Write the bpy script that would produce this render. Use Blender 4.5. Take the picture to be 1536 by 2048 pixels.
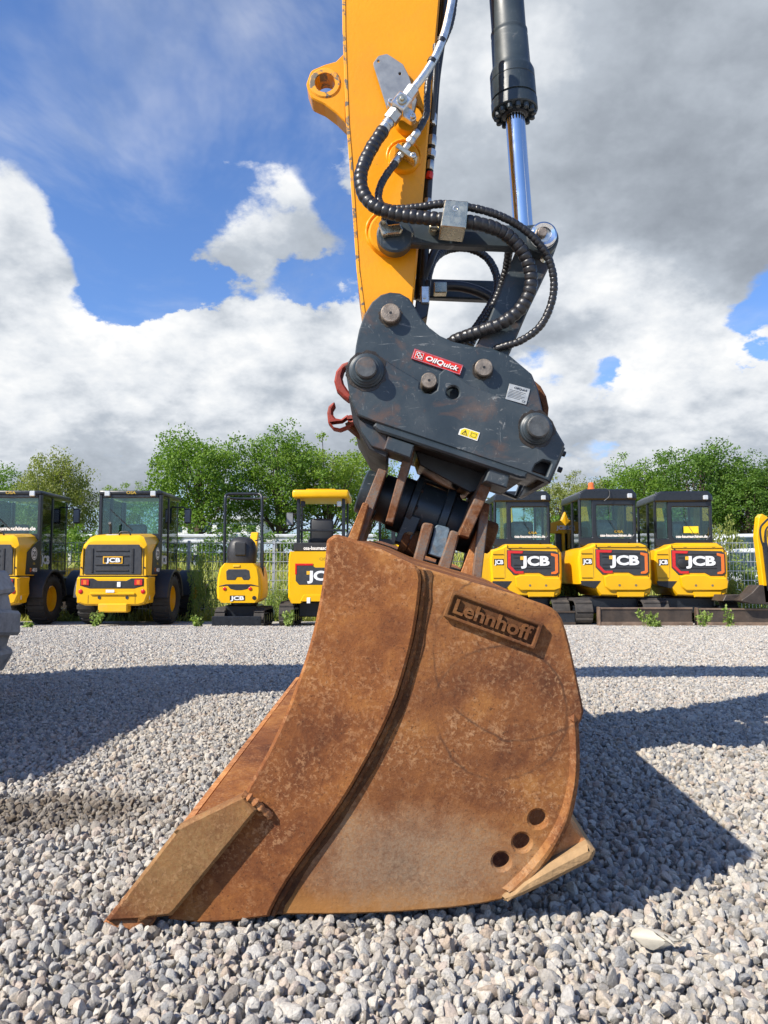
import bpy, bmesh, math, random
import numpy as np
from mathutils import Vector, Matrix, geometry

for o in list(bpy.data.objects):
    bpy.data.objects.remove(o)
SC = bpy.context.scene
COL = SC.collection
random.seed(7)

# ------------------------------------------------------------------ camera
F = 1540.0                       # focal length in photo pixels (1536 x 2048)
PITCH = math.atan(126.0 / F)
CAM = Vector((0.0, 0.0, 0.6))
cd = bpy.data.cameras.new("camera")
cam = bpy.data.objects.new("camera", cd)
COL.objects.link(cam)
cd.sensor_fit = 'VERTICAL'
cd.sensor_height = 36.0
cd.lens = F / 2048.0 * 36.0
cd.clip_start = 0.05
cd.clip_end = 2000
cam.location = CAM
cam.rotation_euler = (math.pi / 2 + PITCH, 0, 0)
SC.camera = cam
SC.render.resolution_x, SC.render.resolution_y = 768, 1024

# ------------------------------------------------------------------ light
SUN_DIR = Vector((0.50, 0.37, -0.53)).normalized()
SUN_EL = math.asin(-SUN_DIR.z)
sd = bpy.data.lights.new("sun", 'SUN')
sd.energy = 4.6
sd.angle = math.radians(0.55)
sd.color = (1.0, 0.93, 0.82)
sun = bpy.data.objects.new("sun", sd)
COL.objects.link(sun)
sun.location = (-6, -5, 9)
sun.rotation_euler = SUN_DIR.to_track_quat('-Z', 'Y').to_euler()

SC.view_settings.view_transform = 'Standard'
SC.view_settings.look = 'None'
SC.view_settings.gamma = 1.0
SC.view_settings.use_curve_mapping = False
SC.view_settings.exposure = 0.62
SC.cycles.max_bounces = 5
SC.cycles.caustics_reflective = False
SC.cycles.caustics_refractive = False
SC.cycles.diffuse_bounces = 2
SC.cycles.glossy_bounces = 3
SC.cycles.transparent_max_bounces = 10


def px_dir(px, py):
    u = (px - 768.0) / F
    v = (1024.0 - py) / F
    c, s = math.cos(PITCH), math.sin(PITCH)
    return Vector((u, c - v * s, s + v * c))


# ------------------------------------------------------------------ sky with broken cumulus
W = bpy.data.worlds.new("World")
SC.world = W
W.use_nodes = True
wt = W.node_tree
wt.nodes.clear()


class NT:
    """small node helper"""
    def __init__(s, tree):
        s.t = tree

    def n(s, typ, **kw):
        nd = s.t.nodes.new(typ)
        for k, v in kw.items():
            setattr(nd, k, v)
        return nd

    def link(s, a, b):
        s.t.links.new(a, b)

    def put(s, inp, val):
        if isinstance(val, bpy.types.NodeSocket):
            s.link(val, inp)
        elif val is not None:
            inp.default_value = val

    def math(s, op, a, b=None, clamp=False):
        nd = s.n('ShaderNodeMath', operation=op)
        nd.use_clamp = clamp
        s.put(nd.inputs[0], a)
        if b is not None:
            s.put(nd.inputs[1], b)
        return nd.outputs[0]

    def vmath(s, op, a, b=None, scale=None):
        nd = s.n('ShaderNodeVectorMath', operation=op)
        s.put(nd.inputs[0], a)
        if b is not None:
            s.put(nd.inputs[1], b)
        if scale is not None:
            s.put(nd.inputs['Scale'], scale)
        return nd.outputs['Value'] if op in ('LENGTH', 'DISTANCE', 'DOT_PRODUCT') else nd.outputs[0]

    def noise(s, vec, scale, detail=5, rough=0.55, dist=0.0, lac=2.0):
        nd = s.n('ShaderNodeTexNoise')
        s.put(nd.inputs['Vector'], vec)
        s.put(nd.inputs['Scale'], scale)
        nd.inputs['Detail'].default_value = detail
        nd.inputs['Roughness'].default_value = rough
        nd.inputs['Distortion'].default_value = dist
        nd.inputs['Lacunarity'].default_value = lac
        return nd.outputs['Fac']

    def maprange(s, v, a, b, c=0.0, d=1.0, smooth=False):
        nd = s.n('ShaderNodeMapRange')
        nd.interpolation_type = 'SMOOTHSTEP' if smooth else 'LINEAR'
        s.put(nd.inputs[0], v)
        for i, x in enumerate((a, b, c, d)):
            s.put(nd.inputs[1 + i], x)
        return nd.outputs[0]

    def ramp(s, fac, stops, interp='LINEAR'):
        nd = s.n('ShaderNodeValToRGB')
        cr = nd.color_ramp
        cr.interpolation = interp
        while len(cr.elements) < len(stops):
            cr.elements.new(0.5)
        for e, (p, c) in zip(cr.elements, stops):
            e.position = p
            e.color = tuple(c) + ((1.0,) if len(c) == 3 else ())
        s.put(nd.inputs[0], fac)
        return nd.outputs[0]

    def mix(s, fac, a, b, mode='MIX'):
        nd = s.n('ShaderNodeMix', data_type='RGBA', blend_type=mode)
        s.put(nd.inputs[0], fac)
        for i, v in ((6, a), (7, b)):
            if isinstance(v, (tuple, list)):
                v = tuple(v) + ((1.0,) if len(v) == 3 else ())
            s.put(nd.inputs[i], v)
        return nd.outputs[2]

    def bump(s, h, strength=0.3, dist=0.01, normal=None):
        nd = s.n('ShaderNodeBump')
        nd.inputs['Strength'].default_value = strength
        nd.inputs['Distance'].default_value = dist
        s.put(nd.inputs['Height'], h)
        if normal is not None:
            s.link(normal, nd.inputs['Normal'])
        return nd.outputs[0]


def build_sky():
    N = NT(wt)
    out = N.n('ShaderNodeOutputWorld')
    bg = N.n('ShaderNodeBackground')
    bg.inputs['Strength'].default_value = 0.113
    N.link(bg.outputs[0], out.inputs[0])
    sky = N.n('ShaderNodeTexSky', sky_type='NISHITA')
    sky.sun_disc = False
    sky.sun_elevation = SUN_EL
    sky.sun_rotation = math.atan2(-SUN_DIR.x, -SUN_DIR.y)
    sky.air_density = 1.0
    sky.dust_density = 0.35
    sky.ozone_density = 2.2
    tc = N.n('ShaderNodeTexCoord')
    d = N.vmath('NORMALIZE', tc.outputs['Generated'])
    # where this afternoon's clouds stand: (direction, radius, weight)
    heads = [((480, 435), 0.150, 0.95), ((395, 425), 0.09, 0.60), ((560, 470), 0.09, 0.56), ((470, 510), 0.07, 0.4),
             ((20, 300), 0.085, 0.50), ((15, 430), 0.10, 0.50), ((60, 560), 0.10, 0.48), ((90, 680), 0.11, 0.48),
             ((280, 690), 0.10, 0.46), ((420, 640), 0.085, 0.42), ((620, 640), 0.095, 0.48), ((540, 740), 0.12, 0.45), ((380, 790), 0.13, 0.40),
             ((190, 780), 0.13, 0.45), ((650, 830), 0.12, 0.35), ((60, 830), 0.12, 0.38),
             ((1170, 640), 0.09, 0.45), ((1320, 690), 0.11, 0.46), ((1450, 770), 0.11, 0.50), ((1140, 800), 0.10, 0.42), ((1300, 830), 0.12, 0.45),
             ((1540, 850), 0.12, 0.42), ((1040, 900), 0.12, 0.3), ((270, 935), 0.055, 0.34), ((60, 925), 0.05, 0.28), ((1190, 930), 0.06, 0.3),
             ((980, 640), 0.09, 0.34), ((700, 700), 0.11, 0.44), ((800, 800), 0.14, 0.4), ((880, 620), 0.10, 0.4),
             ((100, 880), 0.12, 0.62), ((300, 885), 0.12, 0.62), ((500, 880), 0.12, 0.60), ((660, 900), 0.10, 0.5), ((1380, 900), 0.11, 0.60), ((1500, 920), 0.09, 0.5)]
    rain = [((1000, 60), 0.24, 0.50), ((1250, 180), 0.40, 0.62), ((1420, 430), 0.26, 0.55), ((1150, 420), 0.20, 0.42), ((1620, 150), 0.34, 0.45)]
    gaps = [((330, 130), 0.30, -0.34), ((560, 190), 0.20, -0.30), ((90, 60), 0.22, -0.26), ((250, 330), 0.14, -0.34), ((670, 420), 0.06, -0.22),
            ((225, 480), 0.10, -0.32), ((650, 565), 0.05, -0.16), ((1200, 772), 0.055, -0.26), ((1243, 735), 0.055, -0.30), ((1480, 672), 0.05, -0.26), ((1525, 618), 0.075, -0.44), ((1180, 905), 0.04, -0.2),
            ((340, 560), 0.07, -0.45), ((255, 580), 0.07, -0.40), ((600, 580), 0.06, -0.45), ((500, 585), 0.06, -0.50), ((410, 575), 0.06, -0.45), ((170, 610), 0.06, -0.34), ((350, 740), 0.05, -0.2), ((640, 760), 0.04, -0.15), ((190, 925), 0.05, -0.2)]
    sep = N.n('ShaderNodeSeparateXYZ')
    N.link(d, sep.inputs[0])
    z = N.math('MAXIMUM', sep.outputs[2], 0.0)
    q = N.vmath('SCALE', d, scale=N.math('DIVIDE', 1.0, N.math('ADD', z, 0.55)))
    q = N.vmath('MULTIPLY', q, (1.0, 1.0, 1.2))
    nz = N.n('ShaderNodeTexNoise')
    N.link(q, nz.inputs['Vector'])
    nz.inputs['Scale'].default_value = 5.2
    nz.inputs['Detail'].default_value = 9
    nz.inputs['Roughness'].default_value = 0.60
    hi = nz.outputs['Fac']
    hi2 = N.noise(N.vmath('ADD', q, (-0.022, -0.006, 0.036)), 5.2, detail=5, rough=0.57)
    low = N.noise(q, 2.4, detail=2)
    dw = N.vmath('ADD', d, N.vmath('SCALE', N.vmath('SUBTRACT', nz.outputs['Color'], (0.5, 0.5, 0.5)), scale=0.085))
    LIT = Vector((-0.45, 0.0, 0.9)).normalized()
    tot, ksum = None, None
    for (pp, r, w) in heads:
        c = px_dir(*pp).normalized()
        v = N.maprange(N.vmath('DISTANCE', dw, tuple(c)), r * 1.15, 0.0, 0.0, w * 0.62, smooth=True)
        if tot is None:
            tot, ksum = v, N.math('MULTIPLY', v, c.dot(LIT))
        else:
            tot = N.math('ADD', tot, v)
            nd = N.n('ShaderNodeMath', operation='MULTIPLY_ADD')
            N.put(nd.inputs[0], v)
            nd.inputs[1].default_value = c.dot(LIT)
            N.put(nd.inputs[2], ksum)
            ksum = nd.outputs[0]
    lsum = N.math('SUBTRACT', N.math('MULTIPLY', N.vmath('DOT_PRODUCT', d, tuple(LIT)), tot), ksum)
    shade = N.math('DIVIDE', N.math('MULTIPLY', lsum, 10.0), N.math('ADD', tot, 0.10))
    rtot = None
    for (pp, r, w) in rain:
        c = px_dir(*pp).normalized()
        v = N.maprange(N.vmath('DISTANCE', dw, tuple(c)), r, r * 0.2, 0.0, w, smooth=True)
        rtot = v if rtot is None else N.math('ADD', rtot, v)
    gtot = None
    dg = N.vmath('ADD', d, N.vmath('SCALE', N.vmath('SUBTRACT', nz.outputs['Color'], (0.5, 0.5, 0.5)), scale=0.20))
    for (pp, r, w) in gaps:
        v = N.maprange(N.vmath('DISTANCE', dg, tuple(px_dir(*pp).normalized())), r, r * 0.1, 0.0, w, smooth=True)
        gtot = v if gtot is None else N.math('ADD', gtot, v)
    base = N.math('ADD', N.math('MULTIPLY', low, 0.30), N.math('MULTIPLY', hi, 1.05))
    dens = N.math('ADD', N.math('ADD', base, gtot), N.math('MINIMUM', N.math('ADD', tot, rtot), 0.50))
    cover = N.maprange(dens, 0.775, 0.93, 0, 1, smooth=True)
    wisp = N.noise(N.vmath('MULTIPLY', q, (1.0, 0.6, 2.0)), 3.2, detail=6, rough=0.62, dist=0.4)
    cover = N.math('MAXIMUM', cover, N.maprange(wisp, 0.44, 0.80, 0.0, 0.48, smooth=True))
    # lit tops, grey undersides, darker rain cloud
    t = N.math('ADD', 0.635, N.math('MULTIPLY', shade, 0.85))
    t = N.math('ADD', t, N.math('MULTIPLY', N.math('SUBTRACT', hi, hi2), 1.25))
    t = N.math('ADD', t, N.math('MULTIPLY', N.math('SUBTRACT', low, 0.5), 0.35))
    rk = N.math('MULTIPLY', N.maprange(rtot, 0.05, 0.75, 0, 1, smooth=True), N.maprange(tot, 0.0, 0.3, 1.0, 0.25))
    t = N.math('SUBTRACT', t, N.math('MULTIPLY', rk, 0.22))
    for (pp, r, w) in (((1300, 420), 0.22, 0.16), ((1420, 300), 0.22, 0.10), ((980, 80), 0.16, -0.22)):
        t = N.math('SUBTRACT', t, N.maprange(N.vmath('DISTANCE', dw, tuple(px_dir(*pp).normalized())), r, 0.0, 0.0, w, smooth=True))
    cc = N.ramp(t, [(0.0, (1.65, 1.85, 2.15)), (0.25, (2.2, 2.45, 2.8)), (0.50, (3.0, 3.3, 3.7)), (0.72, (4.7, 4.9, 5.15)), (0.95, (6.1, 6.1, 6.05))])
    skyc = N.mix(1.0, sky.outputs[0], (0.68, 0.86, 1.16), 'MULTIPLY')
    skyc = N.mix(N.maprange(sep.outputs[2], 0.0, 0.30, 0.80, 0.0, smooth=True), skyc, (3.3, 3.9, 4.7))
    colr = N.mix(cover, skyc, cc)
    N.link(colr, bg.inputs['Color'])
    W.cycles.sampling_method = 'NONE'


build_sky()

# ------------------------------------------------------------------ ground level
SLOPE, Y0G = 0.023, 1.355


def gz(y):
    return -SLOPE * (min(max(y, -6.0), 16.5) - Y0G)


def P(px, py, Y):
    d = px_dir(px, py)
    return CAM + d * (Y / d.y)


# ------------------------------------------------------------------ mesh helpers
class Frame:
    """a plane: origin, right axis, up axis; the normal points to the viewer"""
    def __init__(s, O, ex=(1, 0, 0), ey=(0, 0, 1)):
        s.O = Vector(O)
        s.ex = Vector(ex).normalized()
        s.ey = Vector(ey).normalized()
        s.en = s.ex.cross(s.ey).normalized()

    def px(s, x, y):
        d = px_dir(x, y)
        t = (s.O - CAM).dot(s.en) / d.dot(s.en)
        w = CAM + d * t - s.O
        return (w.dot(s.ex), w.dot(s.ey))

    def pxs(s, pts, r=1.0):
        return [s.px(*p) for p in round_poly(pts, r)]

    def w(s, a, b, c=0.0):
        return s.O + s.ex * a + s.ey * b + s.en * c


def FY(y):
    return Frame((0, y, 0))


def round_poly(pts, default=0.0, n=5):
    out = []
    m = len(pts)
    for i in range(m):
        p = pts[i]
        r = p[2] if len(p) > 2 else default
        b = Vector((p[0], p[1]))
        a = Vector(pts[i - 1][:2])
        c = Vector(pts[(i + 1) % m][:2])
        if r <= 0:
            out.append((b.x, b.y))
            continue
        u = (a - b)
        v = (c - b)
        lu, lv = u.length, v.length
        if lu < 1e-9 or lv < 1e-9:
            continue
        u /= lu
        v /= lv
        cosang = max(-1, min(1, u.dot(v)))
        ang = math.acos(cosang)
        if ang > 3.05:
            out.append((b.x, b.y))
            continue
        dd = min(r / math.tan(ang / 2), lu * 0.48, lv * 0.48)
        p0 = b + u * dd
        p1 = b + v * dd
        for k in range(n + 1):
            t = k / n
            q = p0 * (1 - t) ** 2 + b * 2 * t * (1 - t) + p1 * t * t
            out.append((q.x, q.y))
    return out


def circle(cx, cy, r, n=24, a0=0.0):
    return [(cx + r * math.cos(a0 + 2 * math.pi * i / n), cy + r * math.sin(a0 + 2 * math.pi * i / n)) for i in range(n)]


def area2(p):
    return sum(p[i - 1][0] * p[i][1] - p[i][0] * p[i - 1][1] for i in range(len(p))) / 2


def inset(p, b):
    out = []
    m = len(p)
    for i in range(m):
        a = Vector(p[i - 1])
        c = Vector(p[i])
        d = Vector(p[(i + 1) % m])
        e1 = c - a
        e2 = d - c
        if e1.length < 1e-9 or e2.length < 1e-9:
            out.append(tuple(c))
            continue
        e1.normalize()
        e2.normalize()
        n1 = Vector((-e1.y, e1.x))
        n2 = Vector((-e2.y, e2.x))
        k = max(0.35, 1 + n1.dot(n2))
        out.append(tuple(c + (n1 + n2) * (b / k)))
    return out


def dedupe(p):
    out = []
    for q in p:
        if not out or (abs(q[0] - out[-1][0]) + abs(q[1] - out[-1][1])) > 1e-6:
            out.append(q)
    if (abs(out[0][0] - out[-1][0]) + abs(out[0][1] - out[-1][1])) < 1e-6:
        out.pop()
    return out


class MB:
    def __init__(s):
        s.v = []
        s.f = []

    def raw(s, vs, fs):
        o = len(s.v)
        s.v.extend(tuple(v) for v in vs)
        s.f.extend(tuple(i + o for i in f) for f in fs)
        return s

    def plate(s, fr, pts, t, off=0.0, holes=(), b=0.003):
        loops = []
        for k, L in enumerate([pts] + list(holes)):
            L = dedupe([tuple(q[:2]) for q in L])
            if (area2(L) > 0) != (k == 0):
                L = L[::-1]
            loops.append(L)
        b = min(b, t * 0.45)
        ins = [inset(L, b) for L in loops]
        tri = geometry.tessellate_polygon([[Vector((x, y, 0)) for x, y in L] for L in ins])
        flat = [q for L in ins for q in L]
        flo = [q for L in loops for q in L]
        nn = len(flat)
        vs = [fr.w(x, y, off) for x, y in flat] + [fr.w(x, y, off - b) for x, y in flo] + \
             [fr.w(x, y, off - t + b) for x, y in flo] + [fr.w(x, y, off - t) for x, y in flat]
        fs = []
        for a, c, d in tri:
            A, B, C = flat[a], flat[c], flat[d]
            if (B[0] - A[0]) * (C[1] - A[1]) - (B[1] - A[1]) * (C[0] - A[0]) < 0:
                c, d = d, c
            fs.append((a, c, d))
            fs.append((3 * nn + a, 3 * nn + d, 3 * nn + c))
        o = 0
        for L in loops:
            m = len(L)
            for i in range(m):
                j = (i + 1) % m
                for k in range(3):
                    fs.append((k * nn + o + j, k * nn + o + i, (k + 1) * nn + o + i, (k + 1) * nn + o + j))
            o += m
        return s.raw(vs, fs)

    def lathe(s, o, ax, prof, n=24, caps=True):
        o = Vector(o)
        ax = Vector(ax).normalized()
        h = Vector((0, 0, 1)) if abs(ax.z) < 0.9 else Vector((1, 0, 0))
        e1 = ax.cross(h).normalized()
        e2 = ax.cross(e1).normalized()
        vs, fs = [], []
        for (t, r) in prof:
            for i in range(n):
                a = 2 * math.pi * i / n
                vs.append(o + ax * t + (e1 * math.cos(a) + e2 * math.sin(a)) * r)
        for k in range(len(prof) - 1):
            for i in range(n):
                j = (i + 1) % n
                fs.append((k * n + i, k * n + j, (k + 1) * n + j, (k + 1) * n + i))
        if caps:
            fs.append(tuple(range(n))[::-1])
            m = (len(prof) - 1) * n
            fs.append(tuple(m + i for i in range(n)))
        return s.raw(vs, fs)

    def cyl(s, a, b, r, n=16, r2=None, bev=0.0):
        a = Vector(a)
        b = Vector(b)
        L = (b - a).length
        r2 = r if r2 is None else r2
        if bev:
            return s.lathe(a, b - a, [(0, r - bev), (bev, r), (L - bev, r2), (L, r2 - bev)], n)
        return s.lathe(a, b - a, [(0, r), (L, r2)], n)

    def tube(s, pts, rad, n=10, caps=True):
        pts = [Vector(p) for p in pts]
        m = len(pts)
        rad = [rad] * m if not hasattr(rad, '__len__') else rad
        tang = []
        for i in range(m):
            a = pts[max(0, i - 1)]
            b = pts[min(m - 1, i + 1)]
            tang.append((b - a).normalized())
        h = Vector((0, 0, 1)) if abs(tang[0].z) < 0.9 else Vector((1, 0, 0))
        e1 = tang[0].cross(h).normalized()
        vs, fs = [], []
        for i in range(m):
            e1 = (e1 - tang[i] * e1.dot(tang[i])).normalized()
            e2 = tang[i].cross(e1)
            for k in range(n):
                a = 2 * math.pi * k / n
                vs.append(pts[i] + (e1 * math.cos(a) + e2 * math.sin(a)) * rad[i])
        for i in range(m - 1):
            for k in range(n):
                j = (k + 1) % n
                fs.append((i * n + k, i * n + j, (i + 1) * n + j, (i + 1) * n + k))
        if caps:
            fs.append(tuple(range(n))[::-1])
            fs.append(tuple((m - 1) * n + k for k in range(n)))
        return s.raw(vs, fs)

    def box(s, lo, hi, b=0.0, seg=1, M=None):
        lo = Vector(lo)
        hi = Vector(hi)
        bm = bmesh.new()
        bmesh.ops.create_cube(bm, size=1.0)
        for v in bm.verts:
            v.co = Vector(((lo[i] + hi[i]) / 2 + v.co[i] * (hi[i] - lo[i]) for i in range(3)))
        if b > 0:
            b = min(b, 0.45 * min(abs(hi[i] - lo[i]) for i in range(3)))
            bmesh.ops.bevel(bm, geom=bm.edges[:], offset=b, segments=seg, affect='EDGES', profile=0.5)
        bm.verts.index_update()
        vs = [(M @ v.co) if M else v.co.copy() for v in bm.verts]
        fs = [tuple(v.index for v in f.verts) for f in bm.faces]
        bm.free()
        return s.raw(vs, fs)

    def loft(s, rings, caps=True):
        n = len(rings[0])
        vs = [p for r in rings for p in r]
        fs = []
        for k in range(len(rings) - 1):
            for i in range(n):
                j = (i + 1) % n
                fs.append((k * n + i, k * n + j, (k + 1) * n + j, (k + 1) * n + i))
        if caps:
            fs.append(tuple(range(n))[::-1])
            m = (len(rings) - 1) * n
            fs.append(tuple(m + i for i in range(n)))
        return s.raw(vs, fs)

    def text(s, txt, fr, c, h, t=0.002, bold=0.0, sx=1.0, shear=0.0, off=None, rot=0.0, width=None):
        """lettering centred at c=(a,b) of the frame, cap height h"""
        vs, fs, (x0, x1, y0, y1) = text_mesh(txt, bold)
        k = h / 0.70
        if width:
            sx = width / ((x1 - x0) * k)
        ca, sa = math.cos(rot), math.sin(rot)
        off = t if off is None else off
        out = []
        for x, y, z in vs:
            xx = ((x - (x0 + x1) / 2) * sx + shear * y) * k
            yy = (y - 0.35) * k
            out.append(fr.w(c[0] + xx * ca - yy * sa, c[1] + xx * sa + yy * ca, off - t + z * t))
        return s.raw(out, fs)

    def mesh(s, name):
        me = bpy.data.meshes.new(name)
        me.from_pydata(s.v, [], s.f)
        me.validate()
        return me


_TX = {}


def text_mesh(txt, bold):
    key = (txt, bold)
    if key in _TX:
        return _TX[key]
    cu = bpy.data.curves.new("t", 'FONT')
    cu.body = txt
    cu.size = 1.0
    cu.offset = bold
    cu.extrude = 0.5
    cu.resolution_u = 3
    ob = bpy.data.objects.new("t", cu)
    me = bpy.data.meshes.new_from_object(ob)
    vs = [(v.co.x, v.co.y, v.co.z + 0.5) for v in me.vertices]
    fs = [tuple(p.vertices) for p in me.polygons]
    bpy.data.objects.remove(ob)
    bpy.data.curves.remove(cu)
    bpy.data.meshes.remove(me)
    xs = [v[0] for v in vs]
    ys = [v[1] for v in vs]
    _TX[key] = (vs, fs, (min(xs), max(xs), min(ys), max(ys)))
    return _TX[key]


def spline(pts, step):
    """Catmull-Rom through pts, resampled at even step"""
    p = [Vector(q) for q in pts]
    p = [p[0] * 2 - p[1]] + p + [p[-1] * 2 - p[-2]]
    fine = []
    for i in range(1, len(p) - 2):
        a, b, c, d = p[i - 1:i + 3]
        for k in range(16):
            t = k / 16
            fine.append(0.5 * ((2 * b) + (c - a) * t + (2 * a - 5 * b + 4 * c - d) * t * t + (3 * b - a - 3 * c + d) * t ** 3))
    fine.append(p[-2])
    out = [fine[0]]
    acc = 0.0
    for a, b in zip(fine, fine[1:]):
        L = (b - a).length
        while L > 0 and acc + L >= step:
            a = a + (b - a) * ((step - acc) / L)
            out.append(a.copy())
            L = (b - a).length
            acc = 0.0
        acc += L
    if (out[-1] - fine[-1]).length > step * 0.3:
        out.append(fine[-1])
    return out


def root_loc(o):
    while o.parent:
        o = o.parent
    return Vector(o.get('_base', (0, 0, 0)))


def obj(name, mb, mat, parent=None, smooth=35, label=None, kind=None):
    me = mb if isinstance(mb, bpy.types.Mesh) else mb.mesh(name)
    if parent is not None and not isinstance(mb, bpy.types.Mesh):
        L = root_loc(parent)
        if L.length > 0:
            me.transform(Matrix.Translation(-L))
    if smooth:
        me.shade_smooth()
        me.set_sharp_from_angle(angle=math.radians(smooth))
    me.materials.clear()
    me.materials.append(mat)
    o = bpy.data.objects.new(name, me)
    COL.objects.link(o)
    if parent is not None:
        o.parent = parent
    if label:
        o['label'] = label
    if kind:
        o['kind'] = kind
    return o


def tag(o, label, cat, group=None):
    o['label'] = label
    o['category'] = cat
    if group:
        o['group'] = group
    return o


def thing(name, label, cat, base=(0, 0, 0), group=None):
    o = bpy.data.objects.new(name, None)
    o.empty_display_size = 0.2
    COL.objects.link(o)
    o.location = base
    o['_base'] = tuple(base)
    return tag(o, label, cat, group)


def done_bases():
    for o in bpy.data.objects:
        if '_base' in o:
            del o['_base']


def dup(root):
    r = root.copy()
    COL.objects.link(r)

    def kids(src, dst):
        for ch in list(src.children):
            c = ch.copy()
            COL.objects.link(c)
            c.parent = dst
            kids(ch, c)
    kids(root, r)
    return r

# ------------------------------------------------------------------ materials
MATS = {}


def new_mat(name):
    m = bpy.data.materials.new(name)
    m.use_nodes = True
    t = m.node_tree
    t.nodes.clear()
    N = NT(t)
    out = N.n('ShaderNodeOutputMaterial')
    b = N.n('ShaderNodeBsdfPrincipled')
    N.link(b.outputs[0], out.inputs[0])
    MATS[name] = m
    tc = N.n('ShaderNodeTexCoord')
    return m, N, b, tc.outputs['Object'], out


def setp(N, b, **kw):
    names = dict(col='Base Color', rough='Roughness', metal='Metallic', normal='Normal', coat='Coat Weight',
                 spec='Specular IOR Level', coatr='Coat Roughness')
    for k, v in kw.items():
        i = b.inputs[names[k]]
        if isinstance(v, bpy.types.NodeSocket):
            N.link(v, i)
        elif isinstance(v, (tuple, list)):
            i.default_value = tuple(v) + ((1.0,) if len(v) == 3 else ())
        else:
            i.default_value = v


def simple(name, col, rough=0.5, metal=0.0, var=0.12, scale=14.0, bump=0.0, coat=0.0, spec=0.5, dirt=0.0,
           dirtcol=(0.28, 0.24, 0.19)):
    m, N, b, co, out = new_mat(name)
    n = N.noise(co, scale, 6, 0.6)
    lo = tuple(c * (1 - var) for c in col)
    hi = tuple(min(1, c * (1 + var)) for c in col)
    c = N.ramp(n, [(0.3, lo), (0.7, hi)])
    if dirt:
        dn = N.noise(co, scale * 0.35, 8, 0.68, 0.5)
        c = N.mix(N.maprange(dn, 0.5, 0.78, 0, dirt), c, dirtcol)
    r = N.maprange(n, 0.3, 0.7, max(0.02, rough - 0.08), min(1, rough + 0.1))
    setp(N, b, col=c, rough=r, metal=metal, coat=coat, spec=spec)
    if bump:
        setp(N, b, normal=N.bump(N.noise(co, scale * 6, 5, 0.6), bump, 0.004))
    return m


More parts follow.
